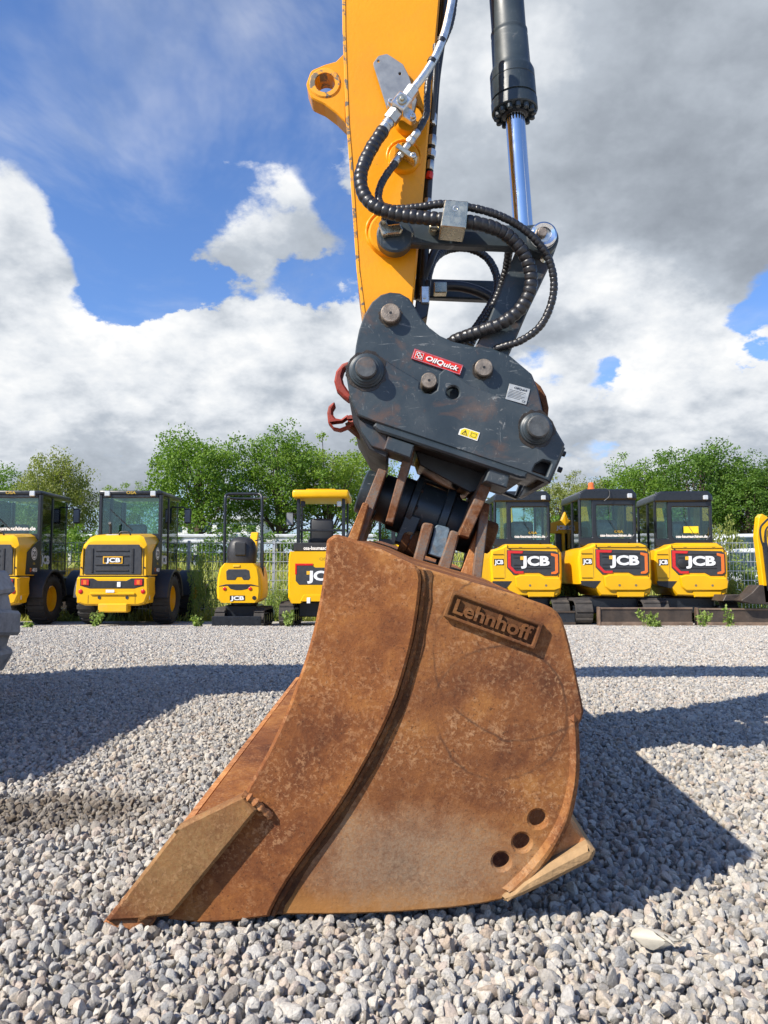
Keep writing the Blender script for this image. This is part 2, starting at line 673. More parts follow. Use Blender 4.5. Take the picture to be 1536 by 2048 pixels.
def make_rust(name, tone=1.0, grey=0.35, greypos=None, greyr=0.3, greycol=(0.275, 0.200, 0.130), streak=False, red=0.0, lowz=None, ring=None, glo=0.55):
    m, N, b, co, out = new_mat(name)
    big = N.noise(co, 4.5, 5, 0.6, 0.5)
    mid = N.noise(co, 16.0, 9, 0.72, 0.25)
    fine = N.noise(co, 170.0, 5, 0.75, 0.0)
    v = N.math('ADD', N.math('MULTIPLY', big, 0.56), N.math('MULTIPLY', mid, 0.30))
    v = N.math('ADD', v, N.math('MULTIPLY', fine, 0.14))
    c = N.ramp(v, [(0.36, (0.070, 0.024, 0.011)), (0.44, (0.143, 0.050, 0.018)), (0.51, (0.220, 0.083, 0.026)),
                   (0.585, (0.325, 0.137, 0.037)), (0.66, (0.44, 0.205, 0.052))])
    # pale scale speckle gathered in patches
    fl = N.noise(co, 120.0, 5, 0.74, 0.35)
    patch = N.noise(co, 9.0, 7, 0.66, 0.4)
    msk = N.math('MULTIPLY', N.maprange(fl, 0.50, 0.60, 0, 1), N.maprange(patch, 0.44, 0.64, 0.10, 1.0))
    c = N.mix(N.math('MULTIPLY', msk, 0.58), c, (0.52, 0.305, 0.155))
    dk = N.maprange(N.noise(co, 210.0, 4, 0.7), 0.57, 0.68, 0, 0.7)
    c = N.mix(dk, c, (0.045, 0.020, 0.011))
    if lowz is not None:
        sep = N.n('ShaderNodeSeparateXYZ')
        N.link(co, sep.inputs[0])
        zz = N.math('ADD', sep.outputs[2], N.math('MULTIPLY', N.math('SUBTRACT', big, 0.5), 0.10))
        c = N.mix(N.maprange(zz, lowz + 0.03, lowz - 0.01, 0, 0.7), c, (0.40, 0.185, 0.050))
    # worn, polished grey-tan steel
    if greypos is not None:
        g = N.vmath('DISTANCE', N.vmath('MULTIPLY', co, (1.0, 0.3, 1.7)),
                    (greypos[0], greypos[1] * 0.3, greypos[2] * 1.7))
        g = N.math('ADD', N.maprange(g, greyr, 0.02, 0, 1), N.math('MULTIPLY', N.math('SUBTRACT', N.math('ADD', big, N.math('MULTIPLY', mid, 0.6)), 0.8), 1.7))
        gm = N.maprange(g, 0.15, 0.85, 0, 0.75, smooth=True)
    else:
        gm = N.maprange(N.math('ADD', N.math('MULTIPLY', big, 0.6), N.math('MULTIPLY', mid, 0.4)), glo, glo + 0.12, 0, grey)
    sp = N.noise(co, 190.0, 4, 0.75)
    gm = N.math('MULTIPLY', gm, N.maprange(sp, 0.38, 0.60, 0.45, 1.0))
    c = N.mix(gm, c, greycol)
    # shallow scrapes from digging
    sc = N.noise(N.vmath('MULTIPLY', co, (14.0, 10.0, 120.0)), 1.0, 7, 0.7, 1.4)
    c = N.mix(N.maprange(sc, 0.66, 0.73, 0, 0.45), c, (0.42, 0.26, 0.14))
    if ring is not None:
        for (rc, rad, th) in ring:
            dd = N.vmath('DISTANCE', N.vmath('MULTIPLY', co, (1.0, 0.0, 1.0)), (rc[0], 0.0, rc[2]))
            dd = N.math('ADD', dd, N.math('MULTIPLY', N.math('SUBTRACT', big, 0.5), 0.05))
            rm = N.maprange(N.math('ABSOLUTE', N.math('SUBTRACT', dd, rad)), th, th * 0.2, 0, 1)
            rm = N.math('MULTIPLY', rm, N.maprange(patch, 0.40, 0.58, 0.0, 0.75))
            c = N.mix(rm, c, (0.075, 0.034, 0.018))
    if streak:
        s = N.noise(N.vmath('MULTIPLY', co, (2.0, 60.0, 2.0)), 1.0, 5, 0.6)
        c = N.mix(N.maprange(s, 0.40, 0.70, 0.0, 0.55), c, (0.46, 0.22, 0.095))
    if tone != 1.0 or red:
        c = N.mix(1.0, c, (tone * (1 + red), tone, tone * (1 - red)), 'MULTIPLY')
    h = N.math('ADD', N.math('MULTIPLY', mid, 0.5), N.math('MULTIPLY', fl, 0.5))
    setp(N, b, col=c, rough=N.maprange(gm, 0, 1, 0.84, 0.6), metal=0.0, spec=0.3, normal=N.bump(h, 0.5, 0.005))
    return m


def make_darkpaint(name, wear=0.5, rust=0.35):
    m, N, b, co, out = new_mat(name)
    n = N.noise(co, 5.0, 6, 0.6, 0.4)
    c = N.ramp(n, [(0.3, (0.020, 0.029, 0.036)), (0.55, (0.030, 0.043, 0.052)), (0.75, (0.044, 0.060, 0.070))])
    # scuffs: thin stretched lines in two directions
    for k, (sx, sz, th) in enumerate(((9.0, 46.0, 0.645), (60.0, 12.0, 0.655), (22.0, 30.0, 0.67))):
        s = N.noise(N.vmath('MULTIPLY', co, (sx, 8.0, sz)), 1.0, 8, 0.72, 1.2)
        c = N.mix(N.maprange(s, th - 0.035, th + 0.05, 0, wear), c, (0.30, 0.31, 0.30))
    ch = N.noise(co, 24.0, 9, 0.75, 0.8)
    c = N.mix(N.maprange(ch, 0.615, 0.67, 0, wear * 0.8), c, (0.24, 0.235, 0.22))
    rs = N.noise(co, 7.0, 9, 0.7, 0.5)
    c = N.mix(N.maprange(rs, 0.545, 0.69, 0, rust), c, (0.15, 0.072, 0.036))
    dst = N.noise(co, 3.2, 8, 0.7, 0.8)
    c = N.mix(N.maprange(dst, 0.50, 0.74, 0, 0.28 * wear), c, (0.22, 0.215, 0.20))
    r = N.maprange(n, 0.3, 0.7, 0.30, 0.5)
    setp(N, b, col=c, rough=r, spec=0.5, normal=N.bump(N.noise(co, 60, 5, 0.6), 0.10, 0.003))
    return m


def make_yellow(name, col, chips=0.0, rough=0.32, peel=0.12, dust=0.0, scuff=0.0):
    m, N, b, co, out = new_mat(name)
    n = N.noise(co, 2.2, 5, 0.6)
    c = N.ramp(n, [(0.3, tuple(x * 0.90 for x in col)), (0.7, tuple(min(1, x * 1.05) for x in col))])
    if scuff:
        gr = N.noise(co, 4.0, 8, 0.72, 0.7)
        c = N.mix(N.maprange(gr, 0.50, 0.78, 0, 0.55 * scuff), c, (0.50, 0.22, 0.03))
        s1 = N.noise(N.vmath('MULTIPLY', co, (30.0, 6.0, 5.0)), 1.0, 8, 0.75, 0.8)
        c = N.mix(N.maprange(s1, 0.66, 0.72, 0, 0.5 * scuff), c, (0.40, 0.25, 0.10))
        s2 = N.noise(co, 30.0, 8, 0.75, 0.5)
        c = N.mix(N.maprange(s2, 0.675, 0.70, 0, scuff), c, (0.13, 0.10, 0.075))
    if chips:
        k = N.noise(co, 26.0, 9, 0.7, 0.6)
        c = N.mix(N.maprange(k, 0.66 - 0.16 * chips, 0.70 - 0.14 * chips, 0, 1), c, (0.16, 0.135, 0.10))
        k2 = N.noise(co, 9.0, 8, 0.7, 0.9)
        c = N.mix(N.maprange(k2, 0.60, 0.78, 0, 0.35 + 0.3 * chips), c, (0.42, 0.24, 0.06))
    if dust:
        k2 = N.noise(co, 5.0, 8, 0.7, 0.9)
        c = N.mix(N.maprange(k2, 0.48, 0.80, 0, dust), c, (0.45, 0.36, 0.22))
    setp(N, b, col=c, rough=rough, coat=0.12, spec=0.35, normal=N.bump(N.noise(co, 90, 3, 0.5), peel, 0.002))
    b.inputs['Coat Roughness'].default_value = 0.12
    return m


def make_glass(name, tint=(0.78, 0.90, 0.87), trans=0.72):
    m, N, b, co, out = new_mat(name)
    N.t.nodes.remove(b)
    tr = N.n('ShaderNodeBsdfTransparent')
    tr.inputs[0].default_value = tuple(tint) + (1,)
    gl = N.n('ShaderNodeBsdfGlossy')
    gl.inputs['Roughness'].default_value = 0.03
    gl.inputs['Color'].default_value = (0.9, 0.95, 0.95, 1)
    fr = N.n('ShaderNodeFresnel')
    fr.inputs[0].default_value = 1.5
    mx = N.n('ShaderNodeMixShader')
    N.link(N.math('MULTIPLY', fr.outputs[0], 1.6, clamp=True), mx.inputs[0])
    N.link(tr.outputs[0], mx.inputs[1])
    N.link(gl.outputs[0], mx.inputs[2])
    N.link(mx.outputs[0], out.inputs[0])
    return m


def make_leaf(name, c0, c1, c2, trans=0.35):
    m, N, b, co, out = new_mat(name)
    c0, c1, c2 = [tuple(x * 1.45 for x in cc) for cc in (c0, c1, c2)]
    oi = N.noise(co, 2.2, 4, 0.6)
    wn = N.noise(co, 17.0, 2, 0.5)
    v = N.math('ADD', N.math('MULTIPLY', oi, 0.55), N.math('MULTIPLY', wn, 0.45))
    c = N.ramp(v, [(0.32, c0), (0.5, c1), (0.68, c2)])
    setp(N, b, col=c, rough=0.55, spec=0.3)
    tl = N.n('ShaderNodeBsdfTranslucent')
    N.link(N.mix(1.0, c, (1.3, 1.45, 0.5), 'MULTIPLY'), tl.inputs[0])
    mx = N.n('ShaderNodeMixShader')
    mx.inputs[0].default_value = trans
    N.link(b.outputs[0], mx.inputs[1])
    N.link(tl.outputs[0], mx.inputs[2])
    N.link(mx.outputs[0], out.inputs[0])
    return m


def make_stone(name):
    m, N, b, co, out = new_mat(name)
    oi = N.n('ShaderNodeObjectInfo')
    c = N.ramp(oi.outputs['Random'],
               [(0.0, (0.40, 0.375, 0.34)), (0.14, (0.56, 0.53, 0.48)), (0.27, (0.32, 0.32, 0.32)),
                (0.38, (0.53, 0.47, 0.395)), (0.50, (0.47, 0.46, 0.44)), (0.62, (0.57, 0.53, 0.47)),
                (0.72, (0.50, 0.43, 0.375)), (0.80, (0.36, 0.355, 0.345)), (0.88, (0.60, 0.565, 0.51)),
                (0.945, (0.45, 0.37, 0.30)), (0.97, (0.24, 0.215, 0.19)), (1.0, (0.50, 0.48, 0.45))], 'CONSTANT')
    sp = N.noise(co, 3.2, 6, 0.75)
    c = N.mix(1.0, c, N.ramp(sp, [(0.3, (0.76, 0.74, 0.71)), (0.55, (1.15, 1.135, 1.10)), (0.75, (1.32, 1.30, 1.26))]), 'MULTIPLY')
    # the damp, dirty patch in front of the bucket lip
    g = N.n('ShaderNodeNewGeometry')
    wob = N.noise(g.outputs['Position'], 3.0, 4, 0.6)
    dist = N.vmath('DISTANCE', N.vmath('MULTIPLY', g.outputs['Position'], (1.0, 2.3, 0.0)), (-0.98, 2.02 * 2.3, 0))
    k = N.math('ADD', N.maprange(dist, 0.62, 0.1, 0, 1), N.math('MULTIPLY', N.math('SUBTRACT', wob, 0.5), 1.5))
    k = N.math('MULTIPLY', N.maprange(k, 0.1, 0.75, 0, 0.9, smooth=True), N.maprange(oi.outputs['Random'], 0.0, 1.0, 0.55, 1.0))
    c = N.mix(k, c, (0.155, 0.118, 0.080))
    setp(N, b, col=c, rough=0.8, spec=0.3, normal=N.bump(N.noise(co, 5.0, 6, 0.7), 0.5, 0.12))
    return m


def make_gravel_sheet(name):
    m, N, b, co, out = new_mat(name)
    vo = N.n('ShaderNodeTexVoronoi')
    N.link(co, vo.inputs['Vector'])
    vo.inputs['Scale'].default_value = 44.0
    c = N.ramp(N.math('FRACT', N.math('MULTIPLY', vo.outputs['Distance'], 9.0)), [(0, (0.40, 0.375, 0.335)), (1, (0.51, 0.48, 0.43))])
    cell = N.n('ShaderNodeSeparateColor')
    N.link(vo.outputs['Color'], cell.inputs[0])
    c2 = N.ramp(cell.outputs[0], [(0.0, (0.30, 0.275, 0.235)), (0.3, (0.50, 0.47, 0.42)), (0.6, (0.58, 0.545, 0.485)), (1.0, (0.69, 0.65, 0.58))])
    c = N.mix(0.8, c, c2)
    big = N.noise(co, 0.8, 6, 0.65)
    c = N.mix(1.0, c, N.ramp(big, [(0.3, (0.86, 0.85, 0.84)), (0.7, (1.06, 1.05, 1.03))]), 'MULTIPLY')
    h = N.math('SUBTRACT', 1.0, vo.outputs['Distance'])
    setp(N, b, col=c, rough=0.9, spec=0.2, normal=N.bump(h, 0.9, 0.02))
    return m


def make_terrain(name):
    m, N, b, co, out = new_mat(name)
    n = N.noise(co, 1.3, 8, 0.7, 0.4)
    f = N.noise(co, 14.0, 6, 0.7)
    v = N.math('ADD', N.math('MULTIPLY', n, 0.6), N.math('MULTIPLY', f, 0.4))
    c = N.ramp(v, [(0.3, (0.12, 0.15, 0.032)), (0.48, (0.22, 0.235, 0.060)), (0.62, (0.31, 0.29, 0.10)), (0.8, (0.36, 0.32, 0.15))])
    setp(N, b, col=c, rough=0.95, spec=0.1, normal=N.bump(f, 0.8, 0.08))
    return m


M = MATS
GP = (0.0, 0.0, 0.0)
make_rust('rust', grey=0.22, red=0.07)
make_rust('rust_lip', tone=1.5, grey=0.1, streak=True)
make_rust('rust_dark', tone=0.62, grey=0.2)
make_rust('rust_plate', tone=0.75, grey=0.5)
make_darkpaint('dark_paint', wear=0.75, rust=0.6)
make_darkpaint('dark_paint_clean', wear=0.30, rust=0.12)
make_darkpaint('dark_paint_worn', wear=0.9, rust=0.75)
make_rust('worn_mount', tone=0.85, grey=0.92, glo=0.46, greycol=(0.15, 0.165, 0.165))
make_yellow('arm_yellow', (0.80, 0.315, 0.004), peel=0.3, scuff=0.8, rough=0.38)
make_yellow('arm_yellow_chipped', (0.84, 0.36, 0.02), chips=0.95, rough=0.5)
make_yellow('machine_yellow', (0.82, 0.44, 0.006), rough=0.3, scuff=0.25)
make_yellow('machine_yellow_dusty', (0.86, 0.46, 0.015), rough=0.45, dust=0.35)
simple('steel', (0.52, 0.52, 0.50), 0.34, 1.0, 0.2, 40, 0.08)
simple('zinc', (0.62, 0.62, 0.60), 0.30, 0.9, 0.2, 60, 0.1)
simple('zinc_gold', (0.56, 0.50, 0.36), 0.28, 0.9, 0.2, 60, 0.1)
simple('grey_plate', (0.24, 0.255, 0.27), 0.45, 0.35, 0.12, 30, 0.05)
simple('chrome', (0.78, 0.79, 0.80), 0.07, 1.0, 0.02, 10)
simple('pin_steel', (0.27, 0.225, 0.18), 0.48, 0.6, 0.4, 38, 0.35, dirt=0.75, dirtcol=(0.13, 0.075, 0.042))
simple('pin_painted', (0.085, 0.090, 0.090), 0.42, 0.3, 0.4, 30, 0.25, dirt=0.85, dirtcol=(0.22, 0.105, 0.045))
simple('hose_rubber', (0.018, 0.018, 0.020), 0.34, 0.0, 0.3, 60, 0.12, spec=0.6)
simple('black_paint', (0.016, 0.019, 0.024), 0.33, 0.0, 0.2, 20, 0.03)
simple('black_plastic', (0.022, 0.022, 0.024), 0.5, 0.0, 0.2, 20, 0.05)
simple('charcoal_panel', (0.040, 0.042, 0.046), 0.45, 0.0, 0.15, 20)
simple('tyre_rubber', (0.022, 0.021, 0.021), 0.72, 0.0, 0.3, 14, 0.25)
simple('tyre_dusty', (0.30, 0.29, 0.27), 0.85, 0.0, 0.35, 16, 0.5, dirt=0.6, dirtcol=(0.32, 0.30, 0.27))
simple('track_rubber', (0.045, 0.040, 0.036), 0.85, 0.0, 0.4, 12, 0.4, dirt=0.5, dirtcol=(0.16, 0.135, 0.105))
simple('blade_steel', (0.052, 0.040, 0.032), 0.55, 0.2, 0.4, 6, 0.2, dirt=0.55, dirtcol=(0.15, 0.10, 0.065))
simple('blade_worn', (0.17, 0.115, 0.080), 0.6, 0.2, 0.4, 6, 0.2, dirt=0.6, dirtcol=(0.30, 0.24, 0.18))
simple('white_letter', (0.80, 0.80, 0.79), 0.4)
simple('amber_letter', (0.85, 0.45, 0.03), 0.4)
simple('gold_print', (0.42, 0.28, 0.03), 0.45)
simple('red_badge', (0.62, 0.028, 0.016), 0.35, 0.0, 0.1)
simple('hook_red', (0.27, 0.036, 0.022), 0.6, 0.0, 0.3, 30, 0.2, dirt=0.95, dirtcol=(0.14, 0.09, 0.065))
simple('lamp_red', (0.60, 0.012, 0.012), 0.2, 0.0, 0.1, coat=0.5)
simple('lamp_orange', (0.75, 0.16, 0.015), 0.2, 0.0, 0.1, coat=0.5)
simple('lamp_clear', (0.62, 0.63, 0.62), 0.2, 0.3, 0.2, 90)
simple('data_plate', (0.50, 0.50, 0.47), 0.4, 0.5, 0.15, 60)
simple('sticker_yellow', (0.80, 0.60, 0.02), 0.4)
simple('sticker_white', (0.76, 0.75, 0.71), 0.4)
simple('ink', (0.015, 0.015, 0.015), 0.5)
simple('paint_blue', (0.12, 0.17, 0.21), 0.5, 0.1, 0.5, 40, 0.3, dirt=0.9, dirtcol=(0.26, 0.20, 0.14))
simple('clay', (0.34, 0.215, 0.105), 0.95, 0.0, 0.25, 24, 0.6)
simple('galvanised', (0.50, 0.52, 0.53), 0.45, 0.6, 0.15, 10)
simple('rail_grey', (0.56, 0.57, 0.57), 0.5, 0.3, 0.15, 4)
simple('grease', (0.030, 0.022, 0.014), 0.35, 0.0, 0.4, 40, 0.4)
simple('seam', (0.10, 0.055, 0.004), 0.6)
simple('bark', (0.10, 0.078, 0.055), 0.9, 0.0, 0.3, 12, 0.4)
simple('seat_black', (0.020, 0.021, 0.023), 0.55, 0.0, 0.2, 8)
simple('seat_wrap', (0.13, 0.15, 0.15), 0.22, 0.0, 0.5, 9, 0.8, coat=0.6)
simple('car_white', (0.72, 0.73, 0.73), 0.25, 0.0, 0.04, 3, coat=0.6)
simple('pale_rock', (0.58, 0.53, 0.43), 0.9, 0.0, 0.15, 40, 0.4)
simple('wall_white', (0.70, 0.70, 0.69), 0.7, 0.0, 0.05)
make_glass('glass')
make_glass('glass_dark', tint=(0.52, 0.64, 0.62))
make_leaf('leaf_green', (0.045, 0.095, 0.012), (0.095, 0.165, 0.022), (0.17, 0.24, 0.036))
make_leaf('leaf_bright', (0.075, 0.125, 0.015), (0.14, 0.205, 0.028), (0.22, 0.275, 0.048))
make_leaf('leaf_olive', (0.085, 0.105, 0.024), (0.155, 0.175, 0.045), (0.23, 0.235, 0.072))
make_leaf('leaf_dark', (0.030, 0.070, 0.011), (0.066, 0.125, 0.019), (0.125, 0.19, 0.030))
make_leaf('grass_blade', (0.13, 0.17, 0.030), (0.25, 0.27, 0.065), (0.40, 0.37, 0.14), 0.25)
make_leaf('weed_leaf', (0.095, 0.15, 0.028), (0.17, 0.23, 0.055), (0.27, 0.30, 0.10), 0.3)
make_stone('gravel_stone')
make_gravel_sheet('gravel_sheet')
make_terrain('meadow')

# ------------------------------------------------------------------ ground
def strip_mesh(xs, prof):
    mb = MB()
    n = len(xs)
    vs = [(x, y, z) for (y, z) in prof for x in xs]
    fs = [(k * n + i, k * n + i + 1, (k + 1) * n + i + 1, (k + 1) * n + i) for k in range(len(prof) - 1) for i in range(n - 1)]
    return mb.raw(vs, fs)


g = obj('gravel_yard', strip_mesh([-120, -20, 0, 20, 120], [(-60, gz(-6)), (-6, gz(-6))] + [(y, gz(y) - 0.008) for y in (-5, 4, 10, 15.9)]), M['gravel_sheet'], smooth=0)
g['kind'] = 'structure'


def bank(y):
    """height of the grassy bank behind the fence"""
    pts = [(15.85, gz(15.85) - 0.012), (16.6, gz(16.6) + 0.0), (18.5, -0.18), (22, 0.45), (26, 1.15), (30, 1.45), (60, 1.7), (900, 1.7)]
    for (a, za), (b, zb) in zip(pts, pts[1:]):
        if y <= b:
            return za + (zb - za) * max(0, (y - a)) / (b - a)
    return pts[-1][1]


g = obj('meadow', strip_mesh([-700, -60, -20, 0, 20, 60, 700], [(y, bank(y)) for y in (15.85, 16.6, 17.5, 18.5, 20, 22, 24, 26, 28, 30, 60, 900)]), M['meadow'])
g['kind'] = 'structure'


def gravel_points(seed, y0, y1, sp, margin, zoff, zj):
    rng = np.random.default_rng(seed)
    out = []
    y = y0
    while y < y1:
        hw = 0.5 * y + margin
        x = np.arange(-hw, hw, sp) + rng.uniform(0, sp)
        yy = y + rng.uniform(-0.5, 0.5, len(x)) * sp
        xx = x + rng.uniform(-0.5, 0.5, len(x)) * sp
        zz = -SLOPE * (yy - Y0G) + zoff + rng.normal(0, zj, len(x))
        out.append(np.stack([xx, yy, zz], 1))
        y += sp * 0.87
    return np.concatenate(out)


def gravel_nodes():
    ng = bpy.data.node_groups.new('gravel', 'GeometryNodeTree')
    ng.interface.new_socket('Geometry', in_out='INPUT', socket_type='NodeSocketGeometry')
    ng.interface.new_socket('Geometry', in_out='OUTPUT', socket_type='NodeSocketGeometry')
    nd = ng.nodes
    L = ng.links.new
    gi = nd.new('NodeGroupInput')
    go = nd.new('NodeGroupOutput')
    join = nd.new('GeometryNodeJoinGeometry')
    NV = 14
    for k in range(NV):
        pt = nd.new('GeometryNodePoints')
        pt.inputs['Count'].default_value = 11 + k % 5
        rv = nd.new('FunctionNodeRandomValue')
        rv.data_type = 'FLOAT_VECTOR'
        rv.inputs[0].default_value = (-1, -1, -1)
        rv.inputs[1].default_value = (1, 1, 1)
        rv.inputs['Seed'].default_value = 11 + 7 * k
        nm = nd.new('ShaderNodeVectorMath')
        nm.operation = 'NORMALIZE'
        L(rv.outputs[0], nm.inputs[0])
        mu = nd.new('ShaderNodeVectorMath')
        mu.operation = 'MULTIPLY'
        L(nm.outputs[0], mu.inputs[0])
        mu.inputs[1].default_value = (1.28 - 0.05 * (k % 4), 0.98, 0.80 + 0.05 * (k % 3))
        L(mu.outputs[0], pt.inputs['Position'])
        ch = nd.new('GeometryNodeConvexHull')
        L(pt.outputs[0], ch.inputs[0])
        ss = nd.new('GeometryNodeSubdivisionSurface')
        L(ch.outputs[0], ss.inputs[0])
        ss.inputs['Level'].default_value = 1
        ss.inputs['Edge Crease'].default_value = 0.86
        sm = nd.new('GeometryNodeSetShadeSmooth')
        L(ss.outputs[0], sm.inputs[0])
        sm.inputs['Shade Smooth'].default_value = False
        mt = nd.new('GeometryNodeSetMaterial')
        mt.inputs['Material'].default_value = M['gravel_stone']
        L(sm.outputs[0], mt.inputs[0])
        ti = nd.new('GeometryNodeGeometryToInstance')
        L(mt.outputs[0], ti.inputs[0])
        L(ti.outputs[0], join.inputs[0])
    ip = nd.new('GeometryNodeInstanceOnPoints')
    L(gi.outputs[0], ip.inputs['Points'])
    L(join.outputs[0], ip.inputs['Instance'])
    ip.inputs['Pick Instance'].default_value = True
    ri = nd.new('FunctionNodeRandomValue')
    ri.data_type = 'INT'
    ri.inputs[4].default_value = 0
    ri.inputs[5].default_value = NV - 1
    L(ri.outputs[2], ip.inputs['Instance Index'])
    rr = nd.new('FunctionNodeRandomValue')
    rr.data_type = 'FLOAT_VECTOR'
    rr.inputs[1].default_value = (6.283, 6.283, 6.283)
    rr.inputs['Seed'].default_value = 3
    L(rr.outputs[0], ip.inputs['Rotation'])
    at = nd.new('GeometryNodeInputNamedAttribute')
    at.data_type = 'FLOAT'
    at.inputs[0].default_value = 'size'
    L(at.outputs[0], ip.inputs['Scale'])
    L(ip.outputs[0], go.inputs[0])
    return ng


GN = gravel_nodes()


def gravel(name, pts, size, spread, seed, label):
    me = bpy.data.meshes.new(name)
    me.vertices.add(len(pts))
    me.vertices.foreach_set('co', np.ascontiguousarray(pts, dtype=np.float32).ravel())
    rng = np.random.default_rng(seed)
    a = me.attributes.new('size', 'FLOAT', 'POINT')
    s = size * np.exp(rng.normal(0, spread, len(pts)))
    a.data.foreach_set('value', np.clip(s, size * 0.5, size * 2.1).astype(np.float32))
    o = bpy.data.objects.new(name, me)
    COL.objects.link(o)
    mod = o.modifiers.new('stones', 'NODES')
    mod.node_group = GN
    o['kind'] = 'stuff'
    return tag(o, label, 'gravel')


low = gravel_points(1, 0.72, 5.2, 0.0150, 1.15, -0.004, 0.002)
top = gravel_points(2, 0.72, 5.2, 0.0163, 1.15, 0.0055, 0.003)
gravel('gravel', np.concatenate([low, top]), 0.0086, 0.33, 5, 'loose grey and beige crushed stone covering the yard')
far = gravel_points(4, 5.2, 13.2, 0.0235, 1.2, 0.000, 0.003)
gravel('far_gravel', far, 0.0132, 0.25, 6, 'pale crushed stone stretching back to the parked machines')


# ------------------------------------------------------------------ trees and bushes
def leaf_cloud(rng, centres, radii, per, leaf, squash=0.75, droop=0.0):
    C = np.repeat(centres, per, 0)
    R = np.repeat(radii, per)
    n = len(C)
    d = rng.normal(0, 1, (n, 3))
    d /= np.linalg.norm(d, axis=1)[:, None]
    r = R * rng.uniform(0.25, 1.0, n) ** 0.6
    p = C + d * r[:, None] * np.array([1, 1, squash])
    p[:, 2] -= droop * rng.uniform(0, 1, n) * R
    # leaf: a folded diamond of two triangles
    a = rng.normal(0, 1, (n, 3))
    a[:, 2] -= 0.4
    a /= np.linalg.norm(a, axis=1)[:, None]
    b = np.cross(a, rng.normal(0, 1, (n, 3)) + d * 1.2)
    b /= (np.linalg.norm(b, axis=1)[:, None] + 1e-6)
    s = leaf * rng.uniform(0.6, 1.3, n)[:, None]
    v = np.stack([p, p + a * s * 0.5 + b * s * 0.32, p + a * s, p + a * s * 0.5 - b * s * 0.32], 1).reshape(-1, 3)
    return v


def quads_mesh(name, v):
    n = len(v) // 4
    me = bpy.data.meshes.new(name)
    me.vertices.add(4 * n)
    me.vertices.foreach_set('co', v.astype(np.float32).ravel())
    me.loops.add(4 * n)
    me.loops.foreach_set('vertex_index', np.arange(4 * n, dtype=np.int32))
    me.polygons.add(n)
    me.polygons.foreach_set('loop_start', np.arange(0, 4 * n, 4, dtype=np.int32))
    me.update(calc_edges=True)
    return me


def tree_meshes(seed, h, w, clumps, per, leaf, base=0.18, airy=0.0, squash=0.75, clump_r=0.5):
    rng = np.random.default_rng(seed)
    th = rng.uniform(0, 2 * math.pi, clumps)
    ph = np.arccos(rng.uniform(-0.8, 1, clumps))
    rad = rng.uniform(0.35, 1.0, clumps) ** 0.55
    lump = 1 + 0.22 * np.sin(3 * th + seed) * np.sin(2 * ph + seed * 1.7) + rng.normal(0, 0.10 + airy * 0.1, clumps)
    cz = h * (base + (1 - base) / 2)
    hz = h * (1 - base) / 2
    c = np.stack([np.sin(ph) * np.cos(th) * rad * lump * w / 2, np.sin(ph) * np.sin(th) * rad * lump * w / 2,
                  cz + np.cos(ph) * rad * lump * hz], 1)
    cr = clump_r * rng.uniform(0.55, 1.25, clumps)
    crown = quads_mesh('crown', leaf_cloud(rng, c, cr, per, leaf, squash))
    mb = MB()
    lean = rng.uniform(-0.05, 0.05, 2) * h
    trunk = [(lean[0] * t, lean[1] * t, h * 0.85 * t) for t in np.linspace(0, 1, 7)]
    mb.tube(trunk, [0.035 * h * (1 - 0.85 * t) for t in np.linspace(0, 1, 7)], 7)
    for k in range(26):
        q = c[rng.integers(0, clumps)]
        t0 = rng.uniform(0.12, 0.6)
        st = Vector((lean[0] * t0, lean[1] * t0, h * 0.85 * t0))
        en = Vector(q)
        if en.z < st.z:
            continue
        midp = st.lerp(en, 0.5) + Vector((0, 0, -0.05 * h))
        mb.tube([st, midp, en], [0.012 * h, 0.007 * h, 0.002 * h], 5, caps=False)
    return crown, mb.mesh('trunk')


TREES = {
    'broad': tree_meshes(3, 5.0, 4.6, 260, 80, 0.115, base=0.10, clump_r=0.50),
    'airy': tree_meshes(8, 5.4, 4.4, 210, 72, 0.112, base=0.12, airy=1.0, clump_r=0.46),
    'tall': tree_meshes(12, 5.6, 3.6, 240, 76, 0.112, base=0.08, clump_r=0.48),
    'willow': tree_meshes(21, 4.2, 4.0, 320, 80, 0.100, base=0.02, airy=0.2, squash=1.1, clump_r=0.42),
    'round': tree_meshes(30, 4.8, 4.8, 270, 80, 0.115, base=0.06, clump_r=0.52),
}


def tree(px, top, Y, shape, wpx, leafmat, rot, label, name='tree'):
    base_z = bank(Y)
    topz = P(px, top, Y).z
    x = P(px, 1100, Y).x
    t = thing(name, label, 'tree', (0, 0, 0), 'trees behind the fence')
    crown, trunk = TREES[shape]
    cm = crown.copy()
    tm = trunk.copy()
    co = np.empty(len(cm.vertices) * 3, np.float32)
    cm.vertices.foreach_get('co', co)
    co = co.reshape(-1, 3)
    zs = (topz - base_z) / np.percentile(co[:, 2], 99.6)
    ws = wpx * Y / F / (np.percentile(co[:, 0], 99) - np.percentile(co[:, 0], 1))
    obj('trunk', tm, M['bark'], t)
    obj('crown', cm, M[leafmat], t, smooth=0)
    t.location = (x, Y, base_z)
    t.scale = (ws, (ws + zs) / 2, zs)
    t.rotation_euler = (0, 0, rot)
    return t


